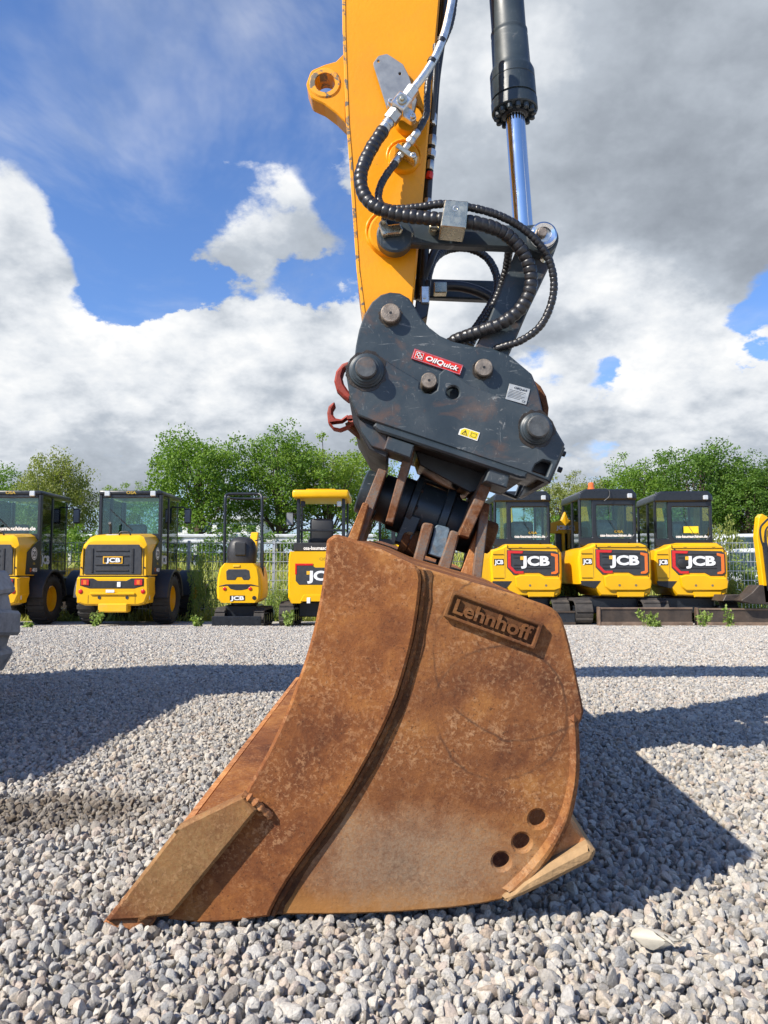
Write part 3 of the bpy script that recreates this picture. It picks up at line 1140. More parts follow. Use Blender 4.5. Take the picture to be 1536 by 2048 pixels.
tree(104, 912, 27, 'willow', 150, 'leaf_olive', 0.3, 'olive green feathery tree behind the far-left wheel loader')
tree(248, 966, 40, 'airy', 80, 'leaf_bright', 2.0, 'slender pale green treetop above the loader cab')
tree(395, 870, 28, 'broad', 215, 'leaf_green', 0.9, 'dense dark green tree behind the micro excavator frame')
tree(560, 856, 29, 'tall', 180, 'leaf_green', 1.9, 'tall airy tree behind the yellow canopy roof')
tree(655, 880, 30, 'airy', 190, 'leaf_bright', 0.1, 'light green loose tree just left of the coupler')
tree(735, 905, 33, 'airy', 150, 'leaf_bright', 2.7, 'pale green tree partly hidden behind the bucket ears')
tree(900, 960, 36, 'round', 190, 'leaf_olive', 0.6, 'tree mostly hidden behind the tilt motor')
tree(1125, 948, 34, 'airy', 150, 'leaf_olive', 1.1, 'yellowish green tree right of the coupler end')
tree(1190, 962, 31, 'willow', 120, 'leaf_olive', 2.2, 'small yellowish tree behind the orange beacon')
tree(1285, 915, 30, 'round', 200, 'leaf_green', 1.5, 'bushy green tree behind the excavator with the beacon')
tree(1400, 893, 28, 'broad', 200, 'leaf_dark', 2.6, 'tallest dark green tree on the right side')
tree(1500, 918, 27, 'tall', 170, 'leaf_dark', 0.4, 'dark green tree at the right edge of the picture')
tree(1590, 895, 27, 'round', 180, 'leaf_dark', 0.0, 'dark tree cut off by the right picture edge')
tree(-40, 935, 30, 'broad', 180, 'leaf_green', 0.0, 'tree cut off by the left picture edge')

BUSH = [tree_meshes(40 + i, 1.0, 1.5, 60, 60, 0.060, base=0.0, airy=0.8, clump_r=0.20)[0] for i in range(3)]


def bush(px, toppx, Y, wpx, leafmat, label, k=0, rot=0.0, base=None):
    bz = (bank(Y) if Y > 15.85 else gz(Y)) if base is None else base
    me = BUSH[k % 3].copy()
    top = P(px, toppx, Y)
    o = obj('bush', me, M[leafmat], None, smooth=0)
    o.location = (top.x, Y, bz - 0.03)
    w = wpx * Y / F / 1.7
    o.scale = (w, w * 0.8, (top.z - bz + 0.03) / 1.02)
    o.rotation_euler = (0, 0, rot)
    return tag(o, label, 'bush', 'bushes along the fence')


bush(405, 1118, 15.6, 62, 'weed_leaf', 'leafy green bush left of the micro excavator', 0, 0.2)
bush(560, 1165, 15.6, 60, 'weed_leaf', 'low bush between micro excavator and canopy excavator', 2, 0.5)
bush(20, 1060, 19.0, 160, 'leaf_olive', 'low olive bush behind the far-left loader', 0, 0.9)
bush(150, 1050, 24.0, 180, 'leaf_green', 'hedge bush between the wheel loaders', 1, 0.1)
bush(320, 1050, 25.0, 190, 'leaf_green', 'hedge bush right of the loader cab', 2, 0.4)
bush(470, 1055, 25.0, 190, 'leaf_dark', 'hedge bush behind the micro excavator seat', 0, 2.0)
bush(620, 1055, 25.0, 190, 'leaf_green', 'hedge bush under the yellow canopy', 1, 1.0)
bush(770, 1052, 25.0, 190, 'leaf_dark', 'hedge bush behind the tilt motor', 2, 1.6)
bush(1130, 1040, 22.0, 150, 'leaf_green', 'hedge bush between the two left cab excavators', 0, 1.4)
bush(1440, 1040, 19.0, 130, 'leaf_olive', 'pale shrub right of the third cab excavator', 1, 0.8)
bush(1475, 1110, 17.2, 110, 'weed_leaf', 'tall weedy shrub beside the right excavator arm', 2, 0.0)
bush(1530, 1130, 16.6, 120, 'weed_leaf', 'weedy shrub at the right picture edge', 0, 2.1)
bush(1460, 1150, 15.6, 70, 'leaf_olive', 'low shrub behind the long brown blade', 1, 2.5)
bush(1135, 1150, 15.7, 50, 'weed_leaf', 'low shrub between the first two cab excavators', 2, 0.7)


def grass(name, n, seed, xr, yr, hr, w, label, ground):
    rng = np.random.default_rng(seed)
    x = rng.uniform(xr[0], xr[1], n)
    y = rng.uniform(yr[0], yr[1], n)
    dens = np.sin(x * 1.7 + np.sin(x * 0.6) * 2) * 0.5 + np.sin(x * 4.1 + y * 3) * 0.3 + rng.normal(0, 0.5, n)
    k = dens > -0.45
    x, y = x[k], y[k]
    n = len(x)
    z = np.array([ground(b) for b in y]) - 0.02
    h = rng.uniform(hr[0], hr[1], n) * (0.65 + 0.35 * np.sin(x * 2.3 + 1) ** 2)
    a = rng.uniform(0, math.pi, n)
    lx = rng.normal(0, 0.28, n) * h
    ly = rng.normal(0, 0.28, n) * h
    p = np.stack([x, y, z], 1)
    wv = np.stack([np.cos(a), np.sin(a), 0 * a], 1) * w
    m_ = p + np.stack([lx * 0.35, ly * 0.35, h * 0.6], 1)
    t = p + np.stack([lx, ly, h], 1)
    v = np.stack([p - wv, p + wv, m_ + wv * 0.7, t], 1)
    o = obj(name, quads_mesh(name, v.reshape(-1, 3)), M['grass_blade'], None, smooth=0, kind='stuff')
    return tag(o, label, 'grass')


grass('verge_grass', 26000, 9, (-9.5, 9.5), (15.7, 17.4), (0.08, 0.28), 0.008, 'tall dry grass along the wire fence', lambda y: bank(y) if y > 15.85 else gz(y))
grass('bank_grass', 38000, 10, (-16, 16), (17.2, 27), (0.15, 0.45), 0.016, 'yellow green grass on the bank behind the fence', bank)

# ------------------------------------------------------------------ wire fence, guard rail, white car and halls behind
YF = 16.25
fz0 = bank(YF) - 0.05
fz1 = P(500, 1084, YF).z
post_px = [-70, 96, 212, 378, 548, 715, 880, 1046, 1215, 1380, 1545]
xs = [P(p, 1100, YF).x for p in post_px]
fence = thing('wire_fence', 'galvanised double-wire mesh fence behind the parked machines', 'fence', (0, YF, fz0))
for x in xs:
    obj('post', MB().box((x - 0.03, YF - 0.02, fz0), (x + 0.03, YF + 0.03, fz1 + 0.03), 0.004), M['galvanised'], fence)
for a, b in zip(xs, xs[1:]):
    mb = MB()
    x = a + 0.06
    while x < b - 0.04:
        mb.box((x - 0.004, YF - 0.034, fz0 + 0.08), (x + 0.004, YF - 0.026, fz1))
        x += 0.075
    for k in range(9):
        z = fz0 + 0.1 + (fz1 - fz0 - 0.12) * k / 8
        mb.box((a + 0.02, YF - 0.044, z - 0.007), (b - 0.02, YF - 0.035, z + 0.007))
    obj('mesh_panel', mb, M['galvanised'], fence, smooth=0)

YR = 24.5
rz = P(300, 1078, YR).z
rail = thing('guard_rail', 'pale grey road guard rail running along the top of the bank', 'guard rail', (0, YR, bank(YR)))
prof = [(0, 0.155), (0.03, 0.12), (0.03, 0.07), (-0.02, 0.03), (-0.02, -0.03), (0.03, -0.07), (0.03, -0.12), (0, -0.155)]
mb = MB()
vs = [(x, YR - a, rz + b) for x in (-19, 19) for a, b in prof] + [(x, YR - a + 0.006, rz + b) for x in (-19, 19) for a, b in prof]
n = len(prof)
fs = [(i, i + 1, n + i + 1, n + i) for i in range(n - 1)] + [(2 * n + i, 3 * n + i, 3 * n + i + 1, 2 * n + i + 1) for i in range(n - 1)]
obj('beam', mb.raw(vs, fs), M['rail_grey'], rail, smooth=0)
for k in range(19):
    x = -18 + 2 * k
    obj('post', MB().box((x - 0.05, YR + 0.01, bank(YR) - 0.1), (x + 0.05, YR + 0.11, rz + 0.10), 0.005), M['rail_grey'], rail)


def far_car(px, top, Y, length, label, yaw=0.0):
    """a white van-like car seen from the side"""
    z1 = P(px, top, Y).z
    z0 = max(bank(Y), z1 - 1.75)
    x = P(px, 1080, Y).x
    c = thing('parked_car', label, 'car', (0, 0, 0), 'white cars beyond the fence')
    h = z1 - z0
    fr = Frame((0, 0, 0))
    body = [(-length / 2, 0.30, 0.1), (-length / 2, h * 0.55, 0.15), (-length * 0.30, h * 0.60, 0.2), (-length * 0.12, h * 0.98, 0.3),
            (length * 0.30, h, 0.3), (length * 0.47, h * 0.62, 0.2), (length / 2, h * 0.5, 0.1), (length / 2, 0.30, 0.1)]
    obj('body', MB().plate(fr, round_poly(body), 1.75, 0.0, b=0.06), M['car_white'], c)
    win = [(-length * 0.25, h * 0.62, 0.05), (-length * 0.11, h * 0.92, 0.1), (length * 0.27, h * 0.93, 0.1), (length * 0.40, h * 0.63, 0.05)]
    obj('window', MB().plate(fr, round_poly(win), 0.02, 0.006, b=0.002), M['glass_dark'], c)
    for s in (-0.32, 0.32):
        w = MB().lathe((length * s, 0.0, 0.32), (0, -1, 0), [(-0.18, 0.28), (-0.16, 0.32), (0.0, 0.32), (0.02, 0.28), (0.02, 0.18), (0.0, 0.10)], 18)
        obj('wheel', w, M['tyre_rubber'], c)
    c.location = (x, Y, z0)
    c.rotation_euler = (0, 0, yaw)
    return c


far_car(1490, 1066, 21.0, 2.6, 'white car roof showing behind the shrubs at the right edge', 0.15)
far_car(1475, 1096, 18.4, 1.9, 'white low vehicle behind the fence beside the right excavator arm', -0.1)

hall = thing('white_hall', 'distant pale flat building behind the micro excavator trees', 'building', (0, 0, 0))
fr = FY(60)
pts = [fr.px(330, 1075), fr.px(520, 1075), fr.px(520, 1040), fr.px(330, 1040)]
obj('wall', MB().plate(fr, pts, 8.0, 0, b=0.02), M['wall_white'], hall)
zt = fr.px(400, 1040)[1]
obj('roof', MB().box((pts[0][0] - 0.3, 59.7, zt), (pts[1][0] + 0.3, 68.3, zt + 0.35), 0.03), M['rail_grey'], hall)
for k in range(6):
    xa = pts[0][0] + 0.6 + 1.15 * k
    obj('window', MB().box((xa, 59.96, zt - 0.95), (xa + 0.7, 60.05, zt - 0.35), 0.01), M['glass_dark'], hall)

# ------------------------------------------------------------------ the ditching bucket
WB = 2.33                                   # bucket width
wdir = px_dir(805, 1083).normalized()
bex = wdir.cross(Vector((0, 0, 1))).normalized()
bey = (-wdir).cross(bex).normalized()
d0 = px_dir(650, 1830)
BO = CAM + d0 * ((0.020 - CAM.z) / d0.z)
BF = Frame(BO, bex, bey)

GP = BF.w(*BF.px(810, 1730)) - BO
make_rust('rust_side', greypos=tuple(GP), greyr=0.26, lowz=0.022,
          ring=[(tuple(BF.w(*BF.px(1000, 1425)) - BO), 0.112, 0.0035), (tuple(BF.w(*BF.px(1040, 1300)) - BO), 0.150, 0.003)])
make_rust('rust_wear', tone=1.0, greypos=tuple(BF.w(*BF.px(390, 1700)) - BO), greyr=0.34, greycol=(0.27, 0.165, 0.065))

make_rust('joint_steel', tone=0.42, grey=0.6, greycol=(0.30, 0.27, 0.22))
bucket = thing('ditching_bucket', 'wide rust-brown excavator ditching bucket resting on the gravel', 'bucket', tuple(BO))


def rough_edge(pts, step=9.0, j=1.3, seed=3):
    rg = random.Random(seed)
    out = []
    for a, b in zip(pts, pts[1:] + pts[:1]):
        n_ = max(1, int(math.hypot(b[0] - a[0], b[1] - a[1]) / step))
        for k in range(n_):
            t_ = k / n_
            out.append((a[0] + (b[0] - a[0]) * t_ + rg.uniform(-j, j), a[1] + (b[1] - a[1]) * t_ + rg.uniform(-j, j)))
    return out


def resample(pts, k=3):
    p = [Vector((a[0], a[1], 0)) for a in pts]
    out = [p[0]]
    q = [p[0] * 2 - p[1]] + p + [p[-1] * 2 - p[-2]]
    for i in range(1, len(q) - 2):
        a, b, c, d = q[i - 1:i + 3]
        for j in range(1, k + 1):
            t = j / k
            out.append(0.5 * ((2 * b) + (c - a) * t + (2 * a - 5 * b + 4 * c - d) * t * t + (3 * b - a - 3 * c + d) * t ** 3))
    return [(v.x, v.y) for v in out]


front_edge = resample([(654, 1094), (650, 1140), (641, 1200), (628, 1262), (612, 1318), (600, 1352), (582, 1402), (562, 1450), (537, 1502), (512, 1546), (492, 1582)], 2)
crease = resample([(541, 1826), (548, 1808), (577, 1756), (630, 1680), (684, 1602), (724, 1535), (764, 1460), (794, 1390), (817, 1312), (829, 1260), (838, 1200), (842, 1158), (838, 1138)], 2)
top_edge = [(832, 1131), (872, 1143), (950, 1166), (1030, 1189), (1080, 1206)]
back_edge = resample([(1080, 1206), (1104, 1216), (1124, 1238), (1140, 1290), (1152, 1345), (1163, 1395), (1168, 1424)], 2)
heel = resample([(1157, 1452), (1159, 1490), (1159, 1540), (1153, 1590), (1141, 1640), (1119, 1687), (1086, 1737), (1052, 1772), (1032, 1786)], 2)
bottom = [(1020, 1790), (1004, 1801), (960, 1810), (900, 1818), (800, 1826), (700, 1830), (541, 1831), (470, 1835), (400, 1838)]

left_under = [(336, 1828), (400, 1740), (470, 1640)]
outline = [(676, 1069)] + [(760, 1098)] + top_edge[:-1] + back_edge + [(1164, 1440)] + heel + bottom + left_under + front_edge[::-1] + [(657, 1078)]
holes = [[BF.px(*p) for p in circle(cx, cy, 17.5, 22)] for cx, cy in ((1076, 1638), (1044, 1685), (1003, 1723))]
side = obj('side_plate', MB().plate(BF, [BF.px(*p) for p in outline], 0.020, 0.0, holes, b=0.004), M['rust_side'], bucket)
far_out = [BF.px(*p) for p in ([(760, 1104)] + top_edge[:-1] + back_edge + [(1164, 1440)] + heel + bottom + left_under + front_edge[::-1][:-3] + [(668, 1125), (690, 1098)])]
obj('side_plate', MB().plate(BF, far_out, 0.020, -WB + 0.02, holes, b=0.004), M['rust'], bucket)

# thick front half of the side, welded on and standing proud
fp = [(672, 1068, 10), (700, 1076), (760, 1097), (832, 1131, 6)] + crease[::-1] + [(470, 1836), (400, 1839), (338, 1831, 4)] + left_under[1:] + front_edge[::-1] + [(655, 1080, 10)]
obj('front_side_plate', MB().plate(BF, [BF.px(*p) for p in round_poly(fp)], 0.0155, 0.0160, b=0.005), M['rust'], bucket)
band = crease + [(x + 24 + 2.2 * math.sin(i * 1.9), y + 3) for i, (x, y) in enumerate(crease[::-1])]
obj('joint_shade_strip', MB().plate(BF, [BF.px(*p) for p in band], 0.0025, 0.0018, b=0.0010), M['joint_steel'], bucket)  # bare dark steel that also paints the crease's shade band wider and darker
bead = [BF.w(*BF.px(x + 5, y + 2), 0.003) for x, y in crease]
sp = spline(bead, 0.006)
rng = random.Random(4)
obj('weld_bead', MB().tube(sp, [0.0055 * rng.uniform(0.8, 1.25) for _ in sp], 7), M['rust_dark'], bucket)

# shell: bottom, back and top wrapped through the whole width
path = [(262, 1826), (336, 1827)] + [(a, b - 2) for a, b in bottom[::-1]] + heel[::-1] + [(1160, 1436)] + back_edge[::-1] + [(a, b + 3) for a, b in top_edge[::-1]] + [(760, 1101), (690, 1078)]
p2 = dedupe([BF.px(*p) for p in path])


def offset_path(p, d):
    out = []
    for i in range(len(p)):
        a = Vector(p[max(0, i - 1)])
        b = Vector(p[min(len(p) - 1, i + 1)])
        t = (b - a).normalized()
        out.append((p[i][0] - t.y * d, p[i][1] + t.x * d))
    return out


outer = offset_path(p2, 0.003)
inner = offset_path(p2, 0.019)
obj('shell', MB().plate(BF, outer + inner[::-1], WB - 0.044, -0.0215, b=0.001), M['rust'], bucket)

# rolled wrapper edge along the heel
rin = resample([(1136, 1436), (1139, 1490), (1138, 1545), (1130, 1590), (1117, 1632), (1094, 1676), (1058, 1724), (1018, 1764), (1004, 1776)], 2)
rout = [(1156, 1440)] + heel
obj('heel_rim', MB().plate(BF, [BF.px(*p) for p in dedupe([(1148, 1428)] + rout + [(1014, 1790)] + rin[::-1])], 0.020, 0.010, b=0.009), M['rust_side'], bucket)
hb = [(1002, 1792, 5), (1044, 1754), (1100, 1722), (1174, 1684, 6), (1191, 1697, 8), (1182, 1718, 7), (1100, 1760), (1044, 1787, 4), (1010, 1800, 4)]
obj('heel_bar', MB().plate(BF, BF.pxs(hb, 0), 0.36, 0.014, b=0.0085), M['clay'], bucket)
wb = [(1141, 1640), (1150, 1660), (1182, 1692), (1060, 1756), (1090, 1720)]
obj('heel_web', MB().plate(BF, BF.pxs(wb, 0), 0.34, -0.012, b=0.003), M['rust_lip'], bucket)

# cutting edge along the lip, with a jagged worn joint to the floor plate
def strip_along(name, sec, mat, w0, w1, b=0.002, jit=0.0, seed=1):
    """section in photo pixels of the near plane, run along the bucket width"""
    s2 = [BF.px(*p) for p in sec]
    if area2(s2) < 0:
        s2 = s2[::-1]
    r = random.Random(seed)
    nseg = 40 if jit else 1
    rings = []
    for k in range(nseg + 1):
        w = w0 + (w1 - w0) * k / nseg
        rings.append([BF.w(a + (r.uniform(-jit, jit) if jit else 0), c, -w) for a, c in s2])
    return obj(name, MB().loft(rings), M[mat], bucket)


strip_along('cutting_edge', [(219, 1832), (227, 1822), (247, 1819), (252, 1840), (240, 1842)], 'rust_lip', -0.02, WB - 0.045)
strip_along('floor_plate', [(254.5, 1819), (420, 1813), (420, 1822), (254.5, 1832)], 'rust_lip', 0.0, WB - 0.03, jit=0.0011)
strip_along('cross_weld', [(246, 1822), (246, 1816.5), (400, 1810), (400, 1818)], 'rust_side', 1.50, 1.545)
tip = [(217, 1831, 3), (227, 1821, 2), (292, 1820), (318, 1826, 3), (312, 1838), (302, 1857, 3), (262, 1852), (236, 1845, 4)]
obj('edge_corner', MB().plate(BF, [BF.px(*p) for p in rough_edge(round_poly(tip), 9, 0.5)], 0.07, 0.031, b=0.006), M['rust_lip'], bucket)
wear = [(497, 1574, 4), (370, 1636, 4), (225, 1822, 3), (294, 1821, 3), (312, 1816), (356, 1812, 4), (523, 1607, 5)]
obj('side_wear_plate', MB().plate(BF, [BF.px(*p) for p in rough_edge(round_poly(wear), 14, 0.45)], 0.022, 0.0385, b=0.0055), M['rust_wear'], bucket)
wl = spline([BF.w(*BF.px(x, y), z) for x, y, z in ((494, 1573, 0.034), (512, 1586, 0.033), (530, 1606, 0.028), (546, 1626, 0.018))], 0.0045)
rng = random.Random(9)
obj('weld_bead', MB().tube(wl, [0.007 * rng.uniform(0.55, 1.25) for _ in wl], 8), M['rust_lip'], bucket)

# raised name plate
na = math.radians(-20.2)
nc = BF.px(985, 1239)
NF = Frame(BF.w(nc[0], nc[1]), bex * math.cos(na) + bey * math.sin(na), bey * math.cos(na) - bex * math.sin(na))
hw, hh = 0.0835, 0.0240
rect = round_poly([(-hw, -hh), (hw, -hh), (hw, hh), (-hw, hh)], 0.003)
rin_ = round_poly([(-hw + 0.008, -hh + 0.0065), (hw - 0.008, -hh + 0.0065), (hw - 0.008, hh - 0.0065), (-hw + 0.008, hh - 0.0065)], 0.002)
npl = obj('name_plate', MB().plate(NF, rect, 0.006, 0.0062, b=0.002), M['joint_steel'], bucket)
obj('rim', MB().plate(NF, rect, 0.008, 0.0135, [rin_], b=0.0022), M['rust_dark'], npl)
obj('lettering', MB().text('Lehnhoff', NF, (0.0, 0.001), 0.0245, t=0.007, bold=0.022, off=0.0125, width=0.140), M['rust_dark'], npl)

# ------------------------------------------------------------------ ears and tilt motor on top of the bucket
A20 = math.radians(-20.0)
TU = Vector((math.cos(A20), 0, math.sin(A20)))
YC = 2.52


def ext(name, pts, y, depth, mat, parent, b=0.003, holes=(), r=0.0, label=None):
    fr = FY(y)
    return obj(name, MB().plate(fr, fr.pxs(pts, r), depth, 0.0, [fr.pxs(h) for h in holes], b=b), M[mat], parent, label=label)


ext('ear', [(757, 936, 3), (774, 942, 3), (722, 1090), (697, 1086)], 2.35, 0.34, 'worn_mount', bucket)
ext('ear', [(962, 1003, 4), (980, 1008, 4), (975, 1052), (962, 1168), (944, 1163), (957, 1048)], 2.35, 0.34, 'worn_mount', bucket)
ext('gusset', [(726, 1004, 4), (738, 1008, 3), (715, 1084), (695, 1078)], 2.30, 0.048, 'rust', bucket)
ext('gusset', [(957, 1052), (944, 1163), (918, 1154)], 2.375, 0.05, 'rust_lip', bucket)
ext('gusset', [(757, 985), (766, 1000), (716, 1088), (684, 1080)], 2.46, 0.05, 'dark_paint_worn', bucket)
ext('lug', [(846, 1044, 8), (869, 1048, 7), (847, 1128), (826, 1122)], 2.36, 0.22, 'worn_mount', bucket, b=0.005)
ext('lug', [(872, 1048, 8), (901, 1056, 8), (886, 1118), (857, 1108)], 2.37, 0.20, 'paint_blue', bucket)
ext('lug', [(902, 1059, 6), (920, 1066, 6), (898, 1152), (872, 1146)], 2.355, 0.22, 'worn_mount', bucket, b=0.005)
c = P(846, 1094, 2.46)
obj('pin_tube', MB().lathe(c, -TU, [(0, 0.044), (0.045, 0.044), (0.046, 0.041), (0.049, 0.041), (0.05, 0.046), (0.07, 0.046), (0.074, 0.042)], 24), M['rust_dark'], bucket)
c = P(752, 992, YC)
obj('end_boss', MB().lathe(c, -TU, [(0, 0.070), (0.030, 0.074), (0.048, 0.074), (0.053, 0.069)], 28), M['dark_paint_worn'], bucket)
c = P(962, 1069, YC)
obj('end_boss', MB().lathe(c, TU, [(0, 0.052), (0.030, 0.054), (0.040, 0.052), (0.044, 0.046)], 28), M['rust_dark'], bucket)
c = P(760, 994, YC)
motor = obj('tilt_motor', MB().lathe(c, TU, [(0, 0.078), (0.045, 0.080), (0.05, 0.092), (0.095, 0.092), (0.10, 0.108), (0.118, 0.110), (0.124, 0.094),
                                            (0.20, 0.092), (0.205, 0.104), (0.228, 0.106), (0.234, 0.086), (0.30, 0.080), (0.34, 0.078)], 32), M['dark_paint_clean'], bucket)
ev = Vector((math.sin(-A20), 0, math.cos(A20)))
for k in range(10):
    a = 2 * math.pi * k / 10
    dd = Vector((0, 1, 0)) * math.cos(a) + ev * math.sin(a)
    obj('bolt', MB().cyl(c + TU * 0.118 + dd * 0.098, c + TU * 0.127 + dd * 0.098, 0.008, 6), M['black_paint'], motor)
ext('motor_foot', [(812, 1026), (842, 1036), (818, 1092), (790, 1082)], 2.42, 0.2, 'dark_paint_clean', bucket)
mb = MB()
rock = [Vector((rng.uniform(-1, 1), rng.uniform(-1, 1), rng.uniform(-1, 1))).normalized() for _ in range(14)]


def hull(name, pts, mat, base, scale, sub=1):
    bm = bmesh.new()
    for p in pts:
        bm.verts.new(p)
    bmesh.ops.convex_hull(bm, input=bm.verts[:])
    for v in [v for v in bm.verts if not v.link_faces]:
        bm.verts.remove(v)
    bmesh.ops.bevel(bm, geom=bm.edges[:], offset=0.12, segments=1, affect='EDGES')
    me = bpy.data.meshes.new(name)
    bm.to_mesh(me)
    bm.free()
    o = obj(name, me, M[mat], None, smooth=25)
    o.location = base
    o.scale = scale
    return o


tag(hull('dirt_clod', rock, 'clay', P(820, 1067, 2.42), (0.012, 0.011, 0.009)), 'pale clod of dirt stuck beside the bucket pin tube', 'dirt clod')
tag(hull('flat_stone', [Vector((rng.uniform(-1, 1), rng.uniform(-1, 1), rng.uniform(-1, 1))).normalized() for _ in range(16)], 'pale_rock',
         (P(1305, 1868, 1.28).x, 1.265, 0.030), (0.044, 0.032, 0.017)), 'large flat cream-coloured stone lying on the gravel at lower right', 'stone')

# ------------------------------------------------------------------ wheeled excavator (arm in view, body left of the frame)
YA = 2.36
exc = thing('wheeled_excavator', 'large excavator with orange-yellow arm, black hoses and grey cylinder holding the coupler', 'excavator', (-3.7, 2.7, gz(2.7)))
FA = FY(YA)

arm_l = [(735, 640), (724, 622), (713, 540), (706, 440), (699, 330), (692, 245), (689, 170), (685, 60), (684, -60), (676, -400), (690, -900), (735, -1060)]
arm_r = [(840, -1010), (905, -700), (908, -300), (880, 0), (863, 200), (851, 340), (841, 450), (833, 540), (826, 612), (815, 640)]
arm = obj('dipper_arm', MB().plate(FA, [FA.px(*p) for p in round_poly(arm_l[::-1] + arm_r[::-1], 6)], 0.32, 0.0, b=0.006), M['arm_yellow'], exc)
# rolled edge of the underside plate with knocked-off paint
ed = [(691, -60), (692, 60), (696, 170), (699, 245), (706, 330), (713, 440), (720, 540), (731, 625), (741, 640)]
obj('chipped_edge', MB().plate(FA, [FA.px(*p) for p in arm_l[:9][::-1] + ed[::-1]], 0.326, 0.003, b=0.002), M['arm_yellow_chipped'], arm,
    label='chipped paint edge')
lug = [(690, 104), (672, 122), (650, 128, 14), (622, 140, 14), (612, 168, 14), (622, 196, 14), (648, 208, 10), (672, 226, 8), (692, 246)]
fl = FY(2.40)
obj('arm_lug', MB().plate(fl, fl.pxs(lug, 0), 0.075, 0.0, [[fl.px(*p) for p in circle(650, 166, 20, 24)]], b=0.004), M['arm_yellow'], arm)
c = P(650, 166, 2.40)
obj('lug_bushing', MB().lathe(c, (0, 1, 0), [(-0.004, 0.034), (0.078, 0.034), (0.078, 0.048), (0.074, 0.052), (-0.001, 0.052), (-0.004, 0.048), (-0.004, 0.034)], 28, caps=False), M['arm_yellow_chipped'], arm)
# welded boss plates on the arm
for (px, py, r, h) in ((818, 236, 31, 0.022), (808, 312, 33, 0.020), (781, 464, 47, 0.028)):
    c = P(px, py, YA - h)
    rr = r * YA / F
    obj('weld_boss', MB().lathe(c, (0, 1, 0), [(0, rr * 0.88), (0.005, rr * 0.96), (h - 0.004, rr), (h + 0.01, rr * 1.06)], 32), M['arm_yellow'], arm)
for (px, py, r) in ((818, 236, 33), (808, 312, 35), (781, 464, 50)):
    c = P(px, py, YA)
    rr = r * YA / F
    rg = random.Random(px)
    pts = [Vector((c.x + rr * math.cos(a), YA - 0.001, c.z + rr * math.sin(a))) for a in np.linspace(0, 6.283, 60)]
    obj('weld_seam', MB().tube(pts, [0.0048 * rg.uniform(0.75, 1.25) for _ in pts], 6), M['arm_yellow'], arm, smooth=60)
pl = [(746, 126, 8), (757, 111, 8), (774, 107, 8), (806, 128, 8), (818, 152), (834, 200, 8), (826, 232, 8), (776, 222, 10)]
fpz = FY(2.335)
obj('mounting_plate', MB().plate(fpz, fpz.pxs(pl, 0), 0.010, 0, [[fpz.px(*p) for p in circle(757, 122, 2.6, 10)], [fpz.px(*p) for p in circle(800, 147, 2.8, 10)]], b=0.0015), M['grey_plate'], arm)


def hexnut(a, b, r, n=6):
    return MB().lathe(a, Vector(b) - Vector(a), [(0, r * 0.9), (0.002, r), ((Vector(b) - Vector(a)).length - 0.002, r), ((Vector(b) - Vector(a)).length, r * 0.9)], n)


def hose(name, pts, r, parent, mat='hose_rubber', wrap=None, n=12, step=0.010):
    p3 = [P(*p) for p in pts]
    if wrap:
        sp = spline(p3, wrap / 6)
        rng2 = random.Random(len(pts))
        rad, cyc = [], [0.88, 1.0, 1.02, 1.02, 1.01, 0.99]
        for i in range(len(sp)):
            rad.append(r * cyc[i % 6] * (1 + 0.03 * math.sin(i * 0.37) + rng2.uniform(-0.015, 0.015)))
    else:
        sp = spline(p3, step)
        rad = [r] * len(sp)
    return obj(name, MB().tube(sp, rad, n), M[mat], parent, smooth=60)


# steel feed pipe and rotary block
obj('steel_pipe', MB().tube(spline([P(*p) for p in ((910, -40, 2.29), (900, 20, 2.285), (889, 66, 2.285), (874, 106, 2.285), (853, 143, 2.285), (826, 179, 2.285))], 0.01), 0.0125, 14), M['zinc'], exc, smooth=60)
for (a, b_) in (((884, 78), (881, 86)), ((866, 119), (862, 126))):
    A, B = P(a[0], a[1], 2.285), P(b_[0], b_[1], 2.285)
    obj('pipe_band', MB().cyl(A, B, 0.0142, 14), M['hose_rubber'], exc)
ax = lambda t: P(835 + (765 - 835) * t, 167 + (262 - 167) * t, 2.288)
obj('pipe_nut', hexnut(ax(0.10), ax(0.34), 0.0205), M['zinc'], exc)
fb = Frame(P(803, 199, 2.265), ax(1) - ax(0), Vector((0, 0, 1)).cross(Vector((0, 1, 0))))
d_ax = (ax(1) - ax(0)).normalized()
d_pp = Vector((-d_ax.z, 0, d_ax.x))
if d_pp.x < 0:
    d_pp = -d_pp
FBk = Frame(P(803, 199, 2.258), d_pp, -d_ax)
vb = obj('rotary_block', MB().plate(FBk, round_poly([(-0.024, -0.026), (0.024, -0.026), (0.026, 0.024), (-0.022, 0.024)], 0.004), 0.055, 0.0, b=0.004), M['zinc'], exc)
obj('block_cap', MB().lathe(FBk.w(0.002, 0.0), FBk.en, [(0, 0.017), (0.006, 0.016), (0.006, 0.008), (0.012, 0.007), (0.013, 0.004)], 16), M['zinc_gold'], vb)
fl2 = [(-0.052, -0.002, 0.010), (-0.030, 0.012, 0.010), (0.030, 0.012, 0.010), (0.054, -0.002, 0.010), (0.050, -0.022, 0.012), (-0.048, -0.022, 0.012)]
FBf = Frame(P(806, 215, 2.286), d_pp, -d_ax)
obj('flange', MB().plate(FBf, round_poly(fl2), 0.028, 0.0, b=0.003), M['zinc'], vb)
for s in (-0.040, 0.042):
    obj('bolt', MB().lathe(FBf.w(s, -0.008), FBf.en, [(0, 0.009), (0.010, 0.009), (0.012, 0.007), (0.012, 0.004), (0.007, 0.004)], 12), M['zinc'], vb)
obj('hose_nut', hexnut(ax(0.60), ax(0.80), 0.0235), M['steel'], exc)
